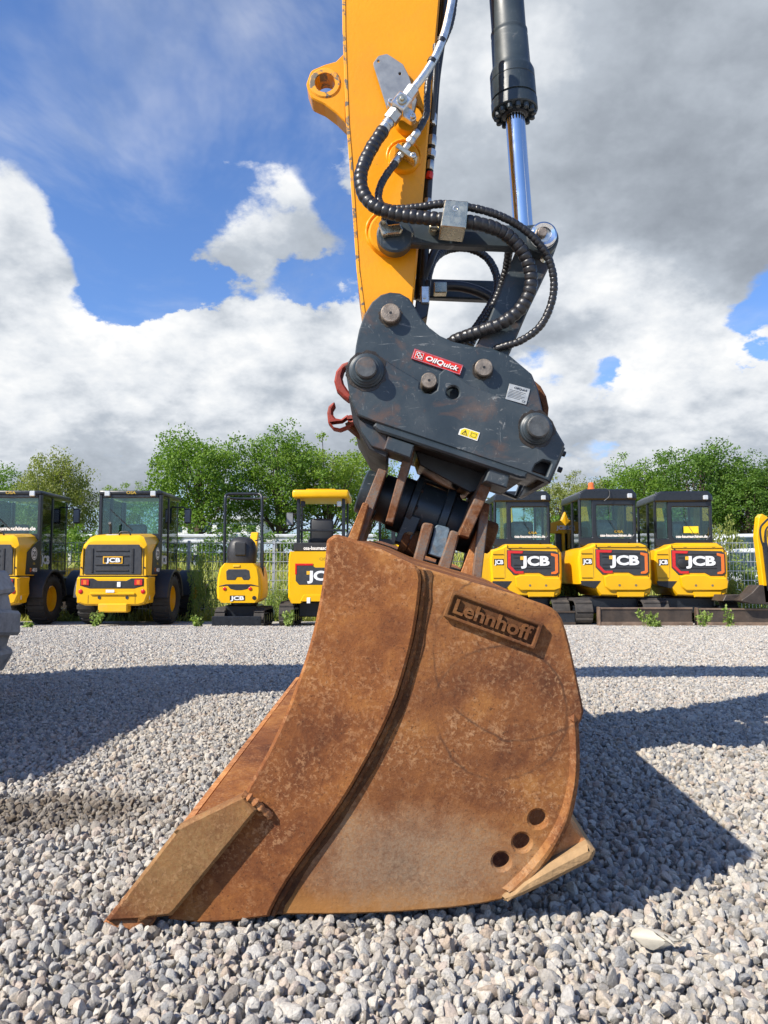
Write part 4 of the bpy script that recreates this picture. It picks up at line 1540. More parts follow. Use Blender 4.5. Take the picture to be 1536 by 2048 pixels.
obj('hose_ferrule', MB().lathe(ax(0.78), ax(1.0) - ax(0.78), [(0, 0.017), (0.004, 0.019), (0.018, 0.019), (0.020, 0.0175), (0.024, 0.0175), (0.026, 0.019), (0.046, 0.019)], 18), M['steel'], exc)

hose('hydraulic_hose', [(767, 260, 2.285), (747, 290, 2.27), (729, 325, 2.255), (721, 358, 2.245), (729, 391, 2.235), (752, 414, 2.225), (792, 428, 2.22), (850, 436, 2.215),
                        (905, 441, 2.21), (960, 448, 2.215), (1008, 466, 2.24), (1043, 500, 2.26), (1060, 540, 2.275), (1060, 580, 2.285), (1040, 618, 2.295),
                        (1005, 645, 2.305), (960, 663, 2.33), (915, 679, 2.375), (885, 700, 2.42)], 0.0205, exc, wrap=0.021, n=16)
hose('hydraulic_hose', [(791, 326, 2.305), (774, 348, 2.29), (761, 372, 2.28), (757, 396, 2.268), (766, 412, 2.25), (795, 418, 2.235), (840, 414, 2.222), (885, 408, 2.212),
                        (935, 414, 2.212), (990, 428, 2.22), (1040, 453, 2.24), (1078, 487, 2.255), (1100, 525, 2.275), (1108, 570, 2.29), (1100, 615, 2.30),
                        (1078, 655, 2.31), (1040, 682, 2.318), (1002, 694, 2.335), (975, 704, 2.37)], 0.0118, exc, wrap=0.014, n=12)
hose('hydraulic_hose', [(912, -30, 2.34), (903, 40, 2.335), (886, 85, 2.33), (864, 130, 2.33), (856, 165, 2.325), (854, 200, 2.32), (853, 228, 2.315), (842, 252, 2.31), (831, 270, 2.31)], 0.0105, exc, wrap=0.016)
ay = lambda t: P(836 + (785 - 836) * t, 262 + (332 - 262) * t, 2.308)
for (t0, t1, r, nn) in ((0.0, 0.2, 0.0115, 16), (0.2, 0.36, 0.0135, 6), (0.36, 0.6, 0.010, 16), (0.58, 0.74, 0.0135, 6), (0.74, 1.0, 0.0118, 16)):
    obj('hose_fitting', hexnut(ay(t0), ay(t1), r, nn), M['steel'], exc)
e_ax = (ay(1) - ay(0)).normalized()
e_pp = Vector((-e_ax.z, 0, e_ax.x))
FCl = Frame(P(810, 301, 2.29), e_pp if e_pp.x > 0 else -e_pp, -e_ax)
cl = obj('pipe_clip', MB().plate(FCl, round_poly([(-0.032, -0.008), (0.044, -0.010), (0.044, 0.006), (-0.032, 0.008)], 0.003), 0.040, 0.002, b=0.002), M['zinc_gold'], exc)
obj('bolt', MB().lathe(FCl.w(0.032, -0.002), FCl.en, [(0, 0.009), (0.010, 0.009), (0.012, 0.006), (0.006, 0.004)], 12), M['zinc'], cl)

# hose run along the back of the arm and the block at its foot
hose('arm_hose', [(893, -60, 2.44), (886, 60, 2.44), (873, 160, 2.44), (866, 260, 2.44), (858, 360, 2.44), (853, 450, 2.45), (849, 540, 2.46), (846, 590, 2.46)], 0.0125, exc)
hose('arm_hose', [(887, -60, 2.52), (880, 60, 2.52), (868, 180, 2.52), (860, 300, 2.52), (851, 420, 2.53), (842, 520, 2.54), (838, 600, 2.55)], 0.014, exc)
hose('arm_hose', [(872, 90, 2.36), (870, 160, 2.37), (866, 205, 2.38), (862, 240, 2.40)], 0.011, exc)
for (px, py, dy, r, mt) in ((866, 228, 22, 0.014, 'zinc'), (865, 272, 20, 0.015, 'steel'), (863, 300, 14, 0.016, 'zinc'), (861, 322, 18, 0.013, 'steel'), (860, 345, 12, 0.0125, 'red_badge'),
                            (856, 398, 16, 0.013, 'steel'), (855, 424, 12, 0.016, 'zinc')):
    obj('hose_coupling', hexnut(P(px, py, 2.425), P(px - 2, py + dy, 2.425), r, 8), M[mt], exc)
blk = ext('valve_block', [(832, 600), (859, 606), (855, 632), (840, 641), (829, 622)], 2.40, 0.12, 'black_paint', exc, b=0.004)
obj('valve_face', MB().box(P(842, 606, 2.39), P(857, 583, 2.44), 0.003), M['zinc'], blk)
obj('bolt', MB().lathe(P(849, 594, 2.39), (0, -1, 0), [(0, 0.006), (0.006, 0.006), (0.006, 0.003)], 10), M['steel'], blk)
for (px, py) in ((846, 560), (856, 562)):
    obj('hose_coupling', hexnut(P(px, py, 2.42), P(px - 1, py + 22, 2.42), 0.0105, 8), M['black_paint'], exc)
hose('loop_hose', [(852, 590, 2.46), (856, 555, 2.50), (868, 520, 2.55), (895, 500, 2.60), (935, 497, 2.62), (972, 514, 2.62), (992, 548, 2.60), (993, 582, 2.58), (978, 615, 2.56), (952, 655, 2.54), (925, 695, 2.52)], 0.0135, exc, wrap=0.013)
hose('loop_hose', [(846, 560, 2.46), (858, 528, 2.46), (872, 496, 2.46), (890, 474, 2.47), (915, 462, 2.50)], 0.0125, exc)
hose('loop_hose', [(1018, 500, 2.40), (1012, 540, 2.45), (1000, 580, 2.48), (982, 620, 2.48), (960, 655, 2.48), (940, 690, 2.48)], 0.0135, exc, wrap=0.013)
hose('loop_hose', [(872, 574, 2.66), (910, 572, 2.66), (950, 580, 2.66), (985, 598, 2.66), (1005, 622, 2.64)], 0.0185, exc)

# links between arm, cylinder and coupler (near and far pair)
def link_pair():
    for k, (ys, yb) in enumerate(((2.295, 2.340), (2.745, 2.700))):
        f0 = FY(2.295)
        f1 = FY(ys)
        mb = MB()
        body = [f0.px(*p) for p in round_poly([(790, 440), (840, 444), (1050, 450), (1085, 446), (1085, 508), (1040, 496), (815, 487), (790, 500)], 8)]
        mb.plate(f1, body, 0.040, 0.0, b=0.005)
        sl = obj('side_link', mb, M['dark_paint_clean'], exc)
        for (cx, cy, r) in ((790, 470, 38), (1085, 477, 33)):
            a = f0.px(cx, cy)
            rr = r * 2.295 / F
            obj('link_eye', MB().lathe(f1.w(a[0], a[1], 0.006), (0, 1, 0), [(0, rr * 0.9), (0.004, rr), (0.044, rr), (0.05, rr * 0.95)], 30), M['dark_paint_clean'], sl)
        f0 = FY(2.340)
        f1 = FY(yb)
        bl = [(1052, 470, 12), (1085, 444, 16), (1119, 478, 16), (1098, 535, 8), (1054, 627), (1015, 718), (1000, 765, 12), (955, 765, 12), (951, 692), (976, 643), (1030, 505)]
        h = [f0.px(*p) for p in circle(1088, 517, 7, 14)]
        obj('bucket_link', MB().plate(f1, [f0.px(*p) for p in round_poly(bl, 4)], 0.036, 0.0, [h], b=0.005), M['dark_paint'], exc)


link_pair()
a = P(1085, 475, 2.295)
pinr = obj('link_pin', MB().lathe((a.x, 2.282, a.z), (0, 1, 0), [(0, 0.034), (0.004, 0.041), (0.50, 0.041), (0.504, 0.036)], 32), M['zinc'], exc)
obj('pin_ring', MB().lathe((a.x, 2.268, a.z), (0, 1, 0), [(0.014, 0.041), (0.004, 0.040), (0.0, 0.034), (0.004, 0.024), (0.014, 0.022)], 30, caps=False), M['chrome'], pinr)
obj('pin_bolt', MB().lathe((a.x - 0.006, 2.262, a.z + 0.004), (0, 1, 0), [(0, 0.013), (0.002, 0.015), (0.02, 0.015)], 8), M['pin_steel'], pinr)
f = FY(2.285)
ret = obj('pin_retainer', MB().plate(f, f.pxs([(757, 452, 6), (768, 438, 5), (776, 455, 4), (800, 452, 3), (806, 464, 3), (800, 472, 3), (776, 474, 5), (765, 478, 6)], 0), 0.022, 0.02, b=0.004), M['zinc_gold'], exc)
obj('bolt', MB().lathe(f.w(*f.px(768, 446), 0.02), (0, -1, 0), [(0, 0.009), (0.009, 0.009), (0.010, 0.006)], 8), M['zinc'], ret)
obj('link_stud', MB().lathe(P(868, 457, 2.28), (0, -1, 0), [(-0.03, 0.016), (0, 0.016), (0.012, 0.014), (0.014, 0.009)], 14), M['zinc_gold'], exc)
f = FY(2.175)
clamp = obj('hose_clamp', MB().plate(f, f.pxs([(890, 399, 3), (937, 402, 3), (932, 457, 3), (881, 452, 3)], 0), 0.095, 0.0, b=0.003), M['zinc_gold'], exc)
obj('clamp_bolt', MB().lathe(f.w(*f.px(911, 417), 0.0005), (0, -1, 0), [(-0.004, 0.0085), (0.0006, 0.0085), (0.001, 0.006), (-0.003, 0.0035)], 12), M['steel'], clamp)
obj('clamp', MB().box(P(868, 585, 2.62), P(892, 572, 2.66), 0.003), M['zinc_gold'], exc)

# bucket cylinder
CA, CB = P(1003, -140, YC), P(1051, 520, YC)
cdir = (CB - CA).normalized()
pxm = (CB - CA).length / 660.0


def cy(y):
    return (y + 140) * pxm


mpx = YC / F
cyl = obj('bucket_cylinder', MB().lathe(CA, cdir, [(-0.6, 36 * mpx), (cy(70), 36 * mpx), (cy(72), 38.5 * mpx), (cy(76), 38.5 * mpx), (cy(78), 37.5 * mpx), (cy(83), 37.5 * mpx), (cy(85), 38.5 * mpx),
                                              (cy(140), 39.5 * mpx), (cy(152), 45 * mpx), (cy(156), 46.5 * mpx), (cy(170), 46.5 * mpx), (cy(171), 45.6 * mpx), (cy(173), 45.6 * mpx),
                                              (cy(174), 46.8 * mpx), (cy(206), 47 * mpx), (cy(207), 44 * mpx), (cy(210), 44 * mpx), (cy(211), 48 * mpx), (cy(230), 48 * mpx), (cy(232), 46 * mpx), (cy(232), 24 * mpx)], 40), M['dark_paint_clean'], exc)
rod = obj('piston_rod', MB().lathe(CA, cdir, [(cy(225), 20.5 * mpx), (cy(520), 20.5 * mpx)], 32), M['chrome'], exc)
obj('rod_wiper', MB().lathe(CA, cdir, [(cy(231), 28 * mpx), (cy(238), 27 * mpx), (cy(240), 21.5 * mpx)], 28), M['black_paint'], cyl)
h1 = cdir.cross(Vector((0, 1, 0))).normalized()
h2 = cdir.cross(h1).normalized()
bme = None
for k in range(14):
    an = 2 * math.pi * (k + 0.5) / 14
    dd = h1 * math.cos(an) + h2 * math.sin(an)
    q = CA + cdir * cy(231.5) + dd * (38.5 * mpx)
    obj('gland_bolt', MB().lathe(q, cdir, [(0, 0.0095), (0.016, 0.0095), (0.018, 0.0075)], 8), M['dark_paint_clean'], cyl)

# body standing left of the frame
boom = [(0.08, 3.72), (-1.5, 4.62), (-2.7, 4.55), (-4.0, 3.1), (-4.8, 1.55), (-4.25, 1.35), (-3.6, 2.75), (-2.55, 4.0), (-1.5, 4.08), (-0.12, 3.36)]
obj('boom', MB().plate(FY(2.33), round_poly(boom, 0.12), 0.38, 0, b=0.01), M['arm_yellow'], exc)
obj('arm_cylinder', MB().lathe((-2.2, 2.52, 4.72), (Vector((-0.1, 2.52, 4.05)) - Vector((-2.2, 2.52, 4.72))), [(0, 0.08), (1.3, 0.08), (1.31, 0.045), (2.2, 0.045)], 20), M['dark_paint_clean'], exc)
zb = gz(2.7)
obj('chassis', MB().box((-5.9, 2.05, zb + 0.42), (-2.05, 3.35, zb + 0.95), 0.06), M['dark_paint_clean'], exc)
obj('turntable', MB().lathe((-4.5, 2.7, zb + 0.94), (0, 0, 1), [(0, 0.62), (0.2, 0.62)], 36), M['black_paint'], exc)
obj('upper_body', MB().plate(FY(1.16), round_poly([(-6.9, zb + 1.10), (-2.75, zb + 1.10), (-2.65, zb + 1.75), (-3.2, zb + 2.0), (-6.9, zb + 2.1)], 0.08), 2.82, 0, b=0.04), M['arm_yellow'], exc)
cabx = obj('cab', MB().plate(FY(3.05), round_poly([(-4.5, zb + 1.18), (-2.98, zb + 1.18), (-2.92, zb + 1.9), (-3.2, zb + 2.95), (-4.5, zb + 2.98)], 0.1), 0.95, 0, b=0.03), M['black_paint'], exc)
obj('window', MB().plate(FY(3.05), round_poly([(-4.3, zb + 1.9), (-3.1, zb + 1.95), (-3.33, zb + 2.8), (-4.3, zb + 2.82)], 0.06), 0.02, 0.006, b=0.003), M['glass_dark'], cabx)


def big_wheel(x, y, r, w, parent, mat, lugs=18):
    """tractor-type tyre with chunky lugs; axle along y"""
    c = Vector((x, y, zb + r - 0.015))
    wh = obj('wheel', MB().lathe(c - Vector((0, w * 0.42, 0)), (0, 1, 0), [(0.04, 0.12), (0.05, r * 0.45), (0.0, r * 0.50), (0.0, r * 0.55), (w * 0.84, r * 0.55), (w * 0.84, r * 0.45), (w * 0.7, 0.12)], 28), M['arm_yellow'], parent)
    prof = [(0, r * 0.52), (0.0, r * 0.72), (0.03, r * 0.88), (0.07, r * 0.925), (w - 0.07, r * 0.925), (w - 0.03, r * 0.88), (w, r * 0.72), (w, r * 0.52)]
    mb = MB().lathe(c - Vector((0, w / 2, 0)), (0, 1, 0), prof, 40, caps=False)
    ty = obj('tyre', mb, M[mat], wh)
    for k in range(lugs):
        a = 2 * math.pi * k / lugs
        mb = MB()
        u = Vector((math.cos(a), 0, math.sin(a)))
        t = Vector((-math.sin(a), 0, math.cos(a)))
        hw_ = math.pi * r / lugs * 0.60
        s = 1 if k % 2 else -1
        ring = []
        for (yy, rr) in ((-w * 0.5 - 0.004, 0.80), (-w * 0.5 + 0.02, 0.97), (-w * 0.1, 1.0), (w * 0.1, 1.0), (w * 0.5 - 0.02, 0.97), (w * 0.5 + 0.004, 0.80)):
            cc = c + Vector((0, yy, 0)) + t * (0.03 * s * yy / w)
            ring.append([cc + u * (r * 0.72) - t * hw_, cc + u * (r * rr * 0.97) - t * hw_, cc + u * (r * rr) - t * hw_ * 0.75, cc + u * (r * rr) + t * hw_ * 0.75, cc + u * (r * rr * 0.97) + t * hw_, cc + u * (r * 0.72) + t * hw_])
        mb.loft(ring)
        obj('tread_lug', mb, M[mat], wh, smooth=30)
    return wh


big_wheel(-2.225, 3.70, 0.42, 0.40, exc, 'tyre_dusty', 13)
for (x, y) in ((-2.275, 1.70), (-5.1, 3.70), (-5.1, 1.70)):
    big_wheel(x, y, 0.41, 0.40, exc, 'tyre_dusty', 10)

# ------------------------------------------------------------------ quick coupler
cb = P(905, 980, YC)
cpl = thing('quick_coupler', 'dark grey hydraulic quick coupler with a red badge hanging under the arm', 'coupler', (cb.x, YC, cb.z))
up = [(708, 724), (712, 690), (718, 660), (728, 630), (744, 604), (762, 589), (780, 584), (800, 586), (818, 596), (831, 615), (841, 634), (858, 654), (880, 671), (906, 683),
      (950, 693), (986, 697), (1020, 711), (1064, 748, 8), (1076, 778), (1090, 840, 10), (1060, 880), (760, 800), (712, 770)]
lo = [(691, 742), (697, 722), (712, 706), (732, 701), (752, 705), (772, 720), (800, 738), (829, 755), (840, 763), (839, 776), (848, 786), (862, 788), (874, 780), (877, 768), (878, 748, 5), (890, 737, 8),
      (907, 746), (940, 769), (1000, 794), (1064, 817), (1092, 829), (1112, 858), (1130, 889, 3), (1119, 918), (1098, 963, 4), (1052, 945),
      (745, 842), (714, 829), (704, 806), (697, 780)]
for (y0, yl) in ((2.300, 2.235), (2.700, 2.765)):
    f0, f1 = FY(2.300), FY(y0)
    obj('upper_plate', MB().plate(f1, [f0.px(*p) for p in round_poly(up, 0)], 0.038, 0.0, b=0.004), M['dark_paint'], cpl)
    f0, f1 = FY(2.235), FY(yl)
    hl = [f0.px(*p) for p in circle(906, 785, 13, 20)]
    h2_ = [f0.px(*p) for p in round_poly([(1064, 943), (1071, 929), (1086, 920), (1104, 925), (1093, 954)], 4)]
    obj('lower_plate', MB().plate(f1, [f0.px(*p) for p in round_poly(lo, 0)], 0.040, 0.0, [hl, h2_], b=0.004), M['dark_paint'], cpl)
# bosses and pins
for (px, py, r1, r2, y, mt) in ((733, 742, 37, 22, 2.235, 'pin_painted'), (1072, 858, 34, 23, 2.235, 'pin_painted')):
    k = y / F
    c = P(px, py, y)
    bs = obj('boss', MB().lathe((c.x, y + 0.004, c.z), (0, -1, 0), [(0, r1 * k), (0.006, r1 * k * 0.985), (0.012, r1 * k * 0.95), (0.015, r1 * k * 0.86), (0.019, r1 * k * 0.84), (0.022, r1 * k * 0.74), (0.026, r1 * k * 0.70)], 36), M['dark_paint_clean'], cpl)
    obj('pin', MB().lathe((c.x, y, c.z), (0, -1, 0), [(0, r2 * k), (0.040, r2 * k), (0.044, r2 * k * 0.88)], 28), M[mt], bs)
for (px, py, r, y, L) in ((781, 631, 20, 2.30, 0.026), (966, 739, 18, 2.30, 0.026), (856, 770, 16, 2.30, 0.058)):
    c = P(px, py, y)
    k = y / F
    pn = obj('pin', MB().lathe((c.x, y + 0.5, c.z), (0, -1, 0), [(0, r * k), (0.5 + L - 0.003, r * k), (0.5 + L, r * k * 0.9)], 28), M['pin_steel'], cpl)
    obj('grease_hole', MB().lathe((c.x, y - L + 0.001, c.z), (0, -1, 0), [(0, 0.0042), (0.0016, 0.0042), (0.0016, 0.002)], 10), M['ink'], pn)
for (px, py, r, y) in ((733, 742, 41, 2.2335), (1072, 858, 38, 2.2335), (781, 631, 24, 2.2985), (966, 739, 22, 2.2985)):
    c = P(px, py, y)
    rg = random.Random(px)
    obj('grease_ring', MB().plate(Frame((c.x, y, c.z)), [(r * y / F * rg.uniform(0.92, 1.10) * math.cos(a), r * y / F * rg.uniform(0.92, 1.10) * math.sin(a)) for a in np.linspace(0, 6.283, 28, endpoint=False)], 0.0012, 0.0, b=0.0004), M['grease'], cpl)
# frame underside, ends and hook blocks
ext('belly_plate', [(722, 832), (1056, 943), (1050, 957), (716, 846)], 2.2755, 0.489, 'black_plastic', cpl)
ext('hole_dark_fill', [(1040, 925), (1110, 905), (1096, 953), (1050, 938)], 2.31, 0.3, 'black_paint', cpl)  # black filler added behind the plate hole, standing in for its inner shade
ext('weld_bar', [(752, 845), (1056, 945), (1052, 957), (1040, 956), (756, 862), (746, 852)], 2.232, 0.046, 'dark_paint_clean', cpl, b=0.006)
ext('end_plate', [(1126, 892), (1131, 896), (1101, 966), (1094, 962)], 2.2755, 0.489, 'dark_paint_worn', cpl)
ext('end_plate', [(697, 792), (706, 788), (720, 832), (750, 880), (778, 902), (772, 916), (738, 898), (706, 842)], 2.2755, 0.489, 'black_plastic', cpl)
ext('cross_frame', [(716, 838), (772, 862), (780, 905), (742, 892), (722, 862)], 2.262, 0.020, 'dark_paint', cpl)
ext('hook_block', [(776, 872), (829, 890), (821, 917), (768, 898)], 2.240, 0.13, 'dark_paint', cpl, b=0.004)
ext('hook_block', [(982, 930), (1022, 944), (1014, 977), (969, 962)], 2.245, 0.13, 'dark_paint_worn', cpl, b=0.004)
ext('adapter_plate', [(811, 896), (829, 902), (786, 1047), (771, 1043)], 2.33, 0.36, 'worn_mount', cpl)
ext('adapter_plate', [(970, 948), (992, 954), (938, 1076), (917, 1070)], 2.33, 0.36, 'worn_mount', cpl)
ext('belly_cover', [(830, 900), (990, 953), (986, 975), (940, 985), (840, 930)], 2.42, 0.22, 'black_paint', cpl)
for (px, py) in ((1123, 906), (1116, 938)):
    obj('end_bolt', MB().lathe(P(px, py, 2.33), TU, [(0, 0.009), (0.012, 0.009), (0.013, 0.006)], 8), M['black_paint'], cpl)
hose('coupler_hose', [(912, 990, 2.50), (920, 1010, 2.48), (919, 1035, 2.47), (914, 1066, 2.47)], 0.011, cpl, wrap=0.012)
hose('coupler_hose', [(838, 955, 2.62), (880, 970, 2.62), (905, 985, 2.60), (920, 1005, 2.58)], 0.012, cpl)
# red safety hooks on the left
hk1 = [(697, 722), (684, 727), (672, 742), (668, 762), (673, 780), (686, 793), (698, 802), (706, 792), (696, 780), (688, 768), (684, 752), (688, 738), (700, 730)]
ext('safety_hook', hk1, 2.36, 0.05, 'hook_red', cpl, b=0.006, r=4)
hk2 = [(664, 806), (669, 803), (670, 810), (665, 818), (665, 828), (671, 836), (682, 838), (694, 829), (708, 835), (710, 846), (703, 851), (680, 860), (666, 857), (656, 845), (654, 825), (657, 812)]
ext('safety_hook', hk2, 2.31, 0.05, 'hook_red', cpl, b=0.005, r=3, holes=[circle(701, 837, 4, 12)])
ext('hook_arm', [(690, 846), (712, 836), (730, 872), (716, 868)], 2.33, 0.10, 'rust_dark', cpl)
# curved guard at the right end
gp = [(1066, 758, 4), (1082, 772), (1093, 792), (1098, 815), (1096, 838), (1086, 836), (1084, 812), (1076, 790), (1062, 772)]
ext('end_guard', gp, 2.36, 0.28, 'rust_plate', cpl, b=0.004)

# badge, data plate and warning sticker
def tilted(px, py, y, deg):
    c = P(px, py, y)
    a = math.radians(deg)
    return Frame(c, (math.cos(a), 0, math.sin(a)), (-math.sin(a), 0, math.cos(a)))


f = tilted(874.5, 725, 2.2995, -19.3)
bg_ = obj('badge', MB().plate(f, round_poly([(-0.0785, -0.0165), (0.0785, -0.0165), (0.0785, 0.0165), (-0.0785, 0.0165)], 0.002), 0.006, 0.0065, b=0.001), M['red_badge'], cpl)
obj('badge_rim', MB().plate(f, [(-0.077, -0.015), (0.077, -0.015), (0.077, 0.015), (-0.077, 0.015)], 0.001, 0.0072, [[(-0.0755, -0.0137), (0.0755, -0.0137), (0.0755, 0.0137), (-0.0755, 0.0137)]], b=0.0002), M['steel'], bg_)
obj('lettering', MB().text('OilQuick', f, (0.014, 0.0005), 0.0148, t=0.003, bold=0.022, shear=0.22, off=0.0095, width=0.104), M['sticker_white'], bg_)
sq = [(-0.070, -0.0105), (-0.046, -0.0105), (-0.046, 0.0105), (-0.070, 0.0105)]
obj('logo', MB().plate(f, sq, 0.002, 0.0085, [inset(sq, 0.0012)], b=0.0003), M['sticker_white'], bg_)
for (a_, b_) in ((-0.061, 0.0028), (-0.055, -0.0028)):
    ring_ = [(x, y) for x, y in circle(a_, b_, 0.0058, 16)]
    obj('logo_ring', MB().plate(f, ring_, 0.002, 0.0088, [circle(a_, b_, 0.0034, 12)], b=0.0003), M['sticker_white'], bg_)
f = tilted(1036, 788, 2.2995, -15.5)
dp = obj('data_plate', MB().plate(f, round_poly([(-0.033, -0.026), (0.032, -0.026), (0.032, 0.024), (-0.033, 0.024)], 0.002), 0.002, 0.0025, b=0.0005), M['data_plate'], cpl)
obj('print', MB().text('OilQuick', f, (0.004, 0.016), 0.0065, t=0.0006, bold=0.02, shear=0.2, off=0.0032, width=0.042), M['ink'], dp)
obj('print', MB().text('CE', f, (0.022, -0.019), 0.0065, t=0.0006, off=0.0032), M['ink'], dp)
for k in range(6):
    y_ = 0.007 - 0.0045 * k
    obj('print_line', MB().plate(f, [(-0.029, y_), (0.022 - 0.006 * (k % 3), y_), (0.022 - 0.006 * (k % 3), y_ - 0.0011), (-0.029, y_ - 0.0011)], 0.0006, 0.0031, b=0.0001), M['charcoal_panel'], dp)
f = tilted(938.5, 867.5, 2.2345, -18.5)
st = obj('warning_sticker', MB().plate(f, round_poly([(-0.030, -0.013), (0.029, -0.0135), (0.029, 0.0125), (-0.018, 0.0125), (-0.030, 0.004)], 0.001), 0.001, 0.0016, b=0.0003), M['sticker_white'], cpl)
obj('sticker_panel', MB().plate(f, [(-0.026, -0.0105), (-0.001, -0.0105), (-0.001, 0.0105), (-0.017, 0.0105), (-0.026, 0.003)], 0.0006, 0.0021, b=0.0001), M['sticker_yellow'], st)
obj('sticker_panel', MB().plate(f, [(0.0005, -0.0105), (0.026, -0.0105), (0.026, 0.0105), (0.0005, 0.0105)], 0.0006, 0.0021, b=0.0001), M['sticker_yellow'], st)
tr_ = [(-0.022, -0.008), (-0.004, -0.008), (-0.013, 0.007)]
obj('symbol', MB().plate(f, tr_, 0.0005, 0.0025, [inset(tr_, 0.0016)], b=0.0001), M['ink'], st)
obj('symbol', MB().plate(f, [(-0.0138, -0.004), (-0.0122, -0.004), (-0.0118, 0.002), (-0.0142, 0.002)], 0.0005, 0.0025, b=0.0001), M['ink'], st)
bk = [(0.005, -0.006), (0.0128, -0.0075), (0.0215, -0.006), (0.0215, 0.006), (0.0128, 0.0045), (0.005, 0.006)]
obj('symbol', MB().plate(f, bk, 0.0005, 0.0025, [inset(bk, 0.0012)], b=0.0001), M['ink'], st)

# ------------------------------------------------------------------ parked machines (built round a local origin: x right, y away, z up)
R0 = lambda y=0.0: Frame((0, y, 0))                                    # rear face, seen from behind
RS = lambda x: Frame((x, 0, 0), (0, 1, 0), (0, 0, 1))                  # right side (faces +x)
LS = lambda x: Frame((x, 0, 0), (0, -1, 0), (0, 0, 1))                 # left side (faces -x)


def rp(name, pts, y, t, mat, parent, off=0.0, b=0.006, r=0.0, holes=()):
    return obj(name, MB().plate(R0(y), round_poly(pts, r), t, off, holes, b=b), M[mat], parent)


def rect(x0, x1, z0, z1):
    return [(x0, z0), (x1, z0), (x1, z1), (x0, z1)]


def bx(name, lo, hi, mat, parent, b=0.01, seg=1):
    return obj(name, MB().box(lo, hi, b, seg), M[mat], parent)


def small_wheel(x, y, r, w, parent, rim='machine_yellow'):
    s = 1 if x > 0 else -1
    wh = obj('wheel', MB().lathe((x, y, r), (s, 0, 0), [(-w * 0.3, r * 0.55), (w * 0.34, r * 0.55), (w * 0.36, r * 0.50), (w * 0.10, r * 0.46), (w * 0.06, r * 0.2), (w * 0.12, r * 0.18), (w * 0.12, 0.02)], 28), M[rim], parent)
    prof = [(-w / 2, r * 0.54), (-w / 2, r * 0.80), (-w * 0.44, r * 0.93), (-w * 0.32, r), (w * 0.32, r), (w * 0.44, r * 0.93), (w / 2, r * 0.80), (w * 0.46, r * 0.62), (w * 0.36, r * 0.54)]
    obj('tyre', MB().lathe((x, y, r), (s, 0, 0), prof, 36, caps=False), M['tyre_rubber'], wh)
    for k in range(20):
        a = 2 * math.pi * k / 20
        u = Vector((0, math.cos(a), math.sin(a)))
        t = Vector((0, -math.sin(a), math.cos(a)))
        q = Vector((x, y, r))
        hw_ = math.pi * r / 20 * 0.55
        ring = [[q + Vector((xx, 0, 0)) + u * (r * ra) + t * (hw_ * sg + 0.25 * abs(xx) * 0.3) for ra, sg in ((0.9, -1), (rb, -0.8), (rb, 0.8), (0.9, 1))] for xx, rb in ((-w * 0.48, 0.97), (-w * 0.30, 1.035), (0, 1.04), (w * 0.30, 1.035), (w * 0.48, 0.97))]
        obj('tread_lug', MB().loft(ring), M['tyre_rubber'], wh, smooth=30)
    return wh


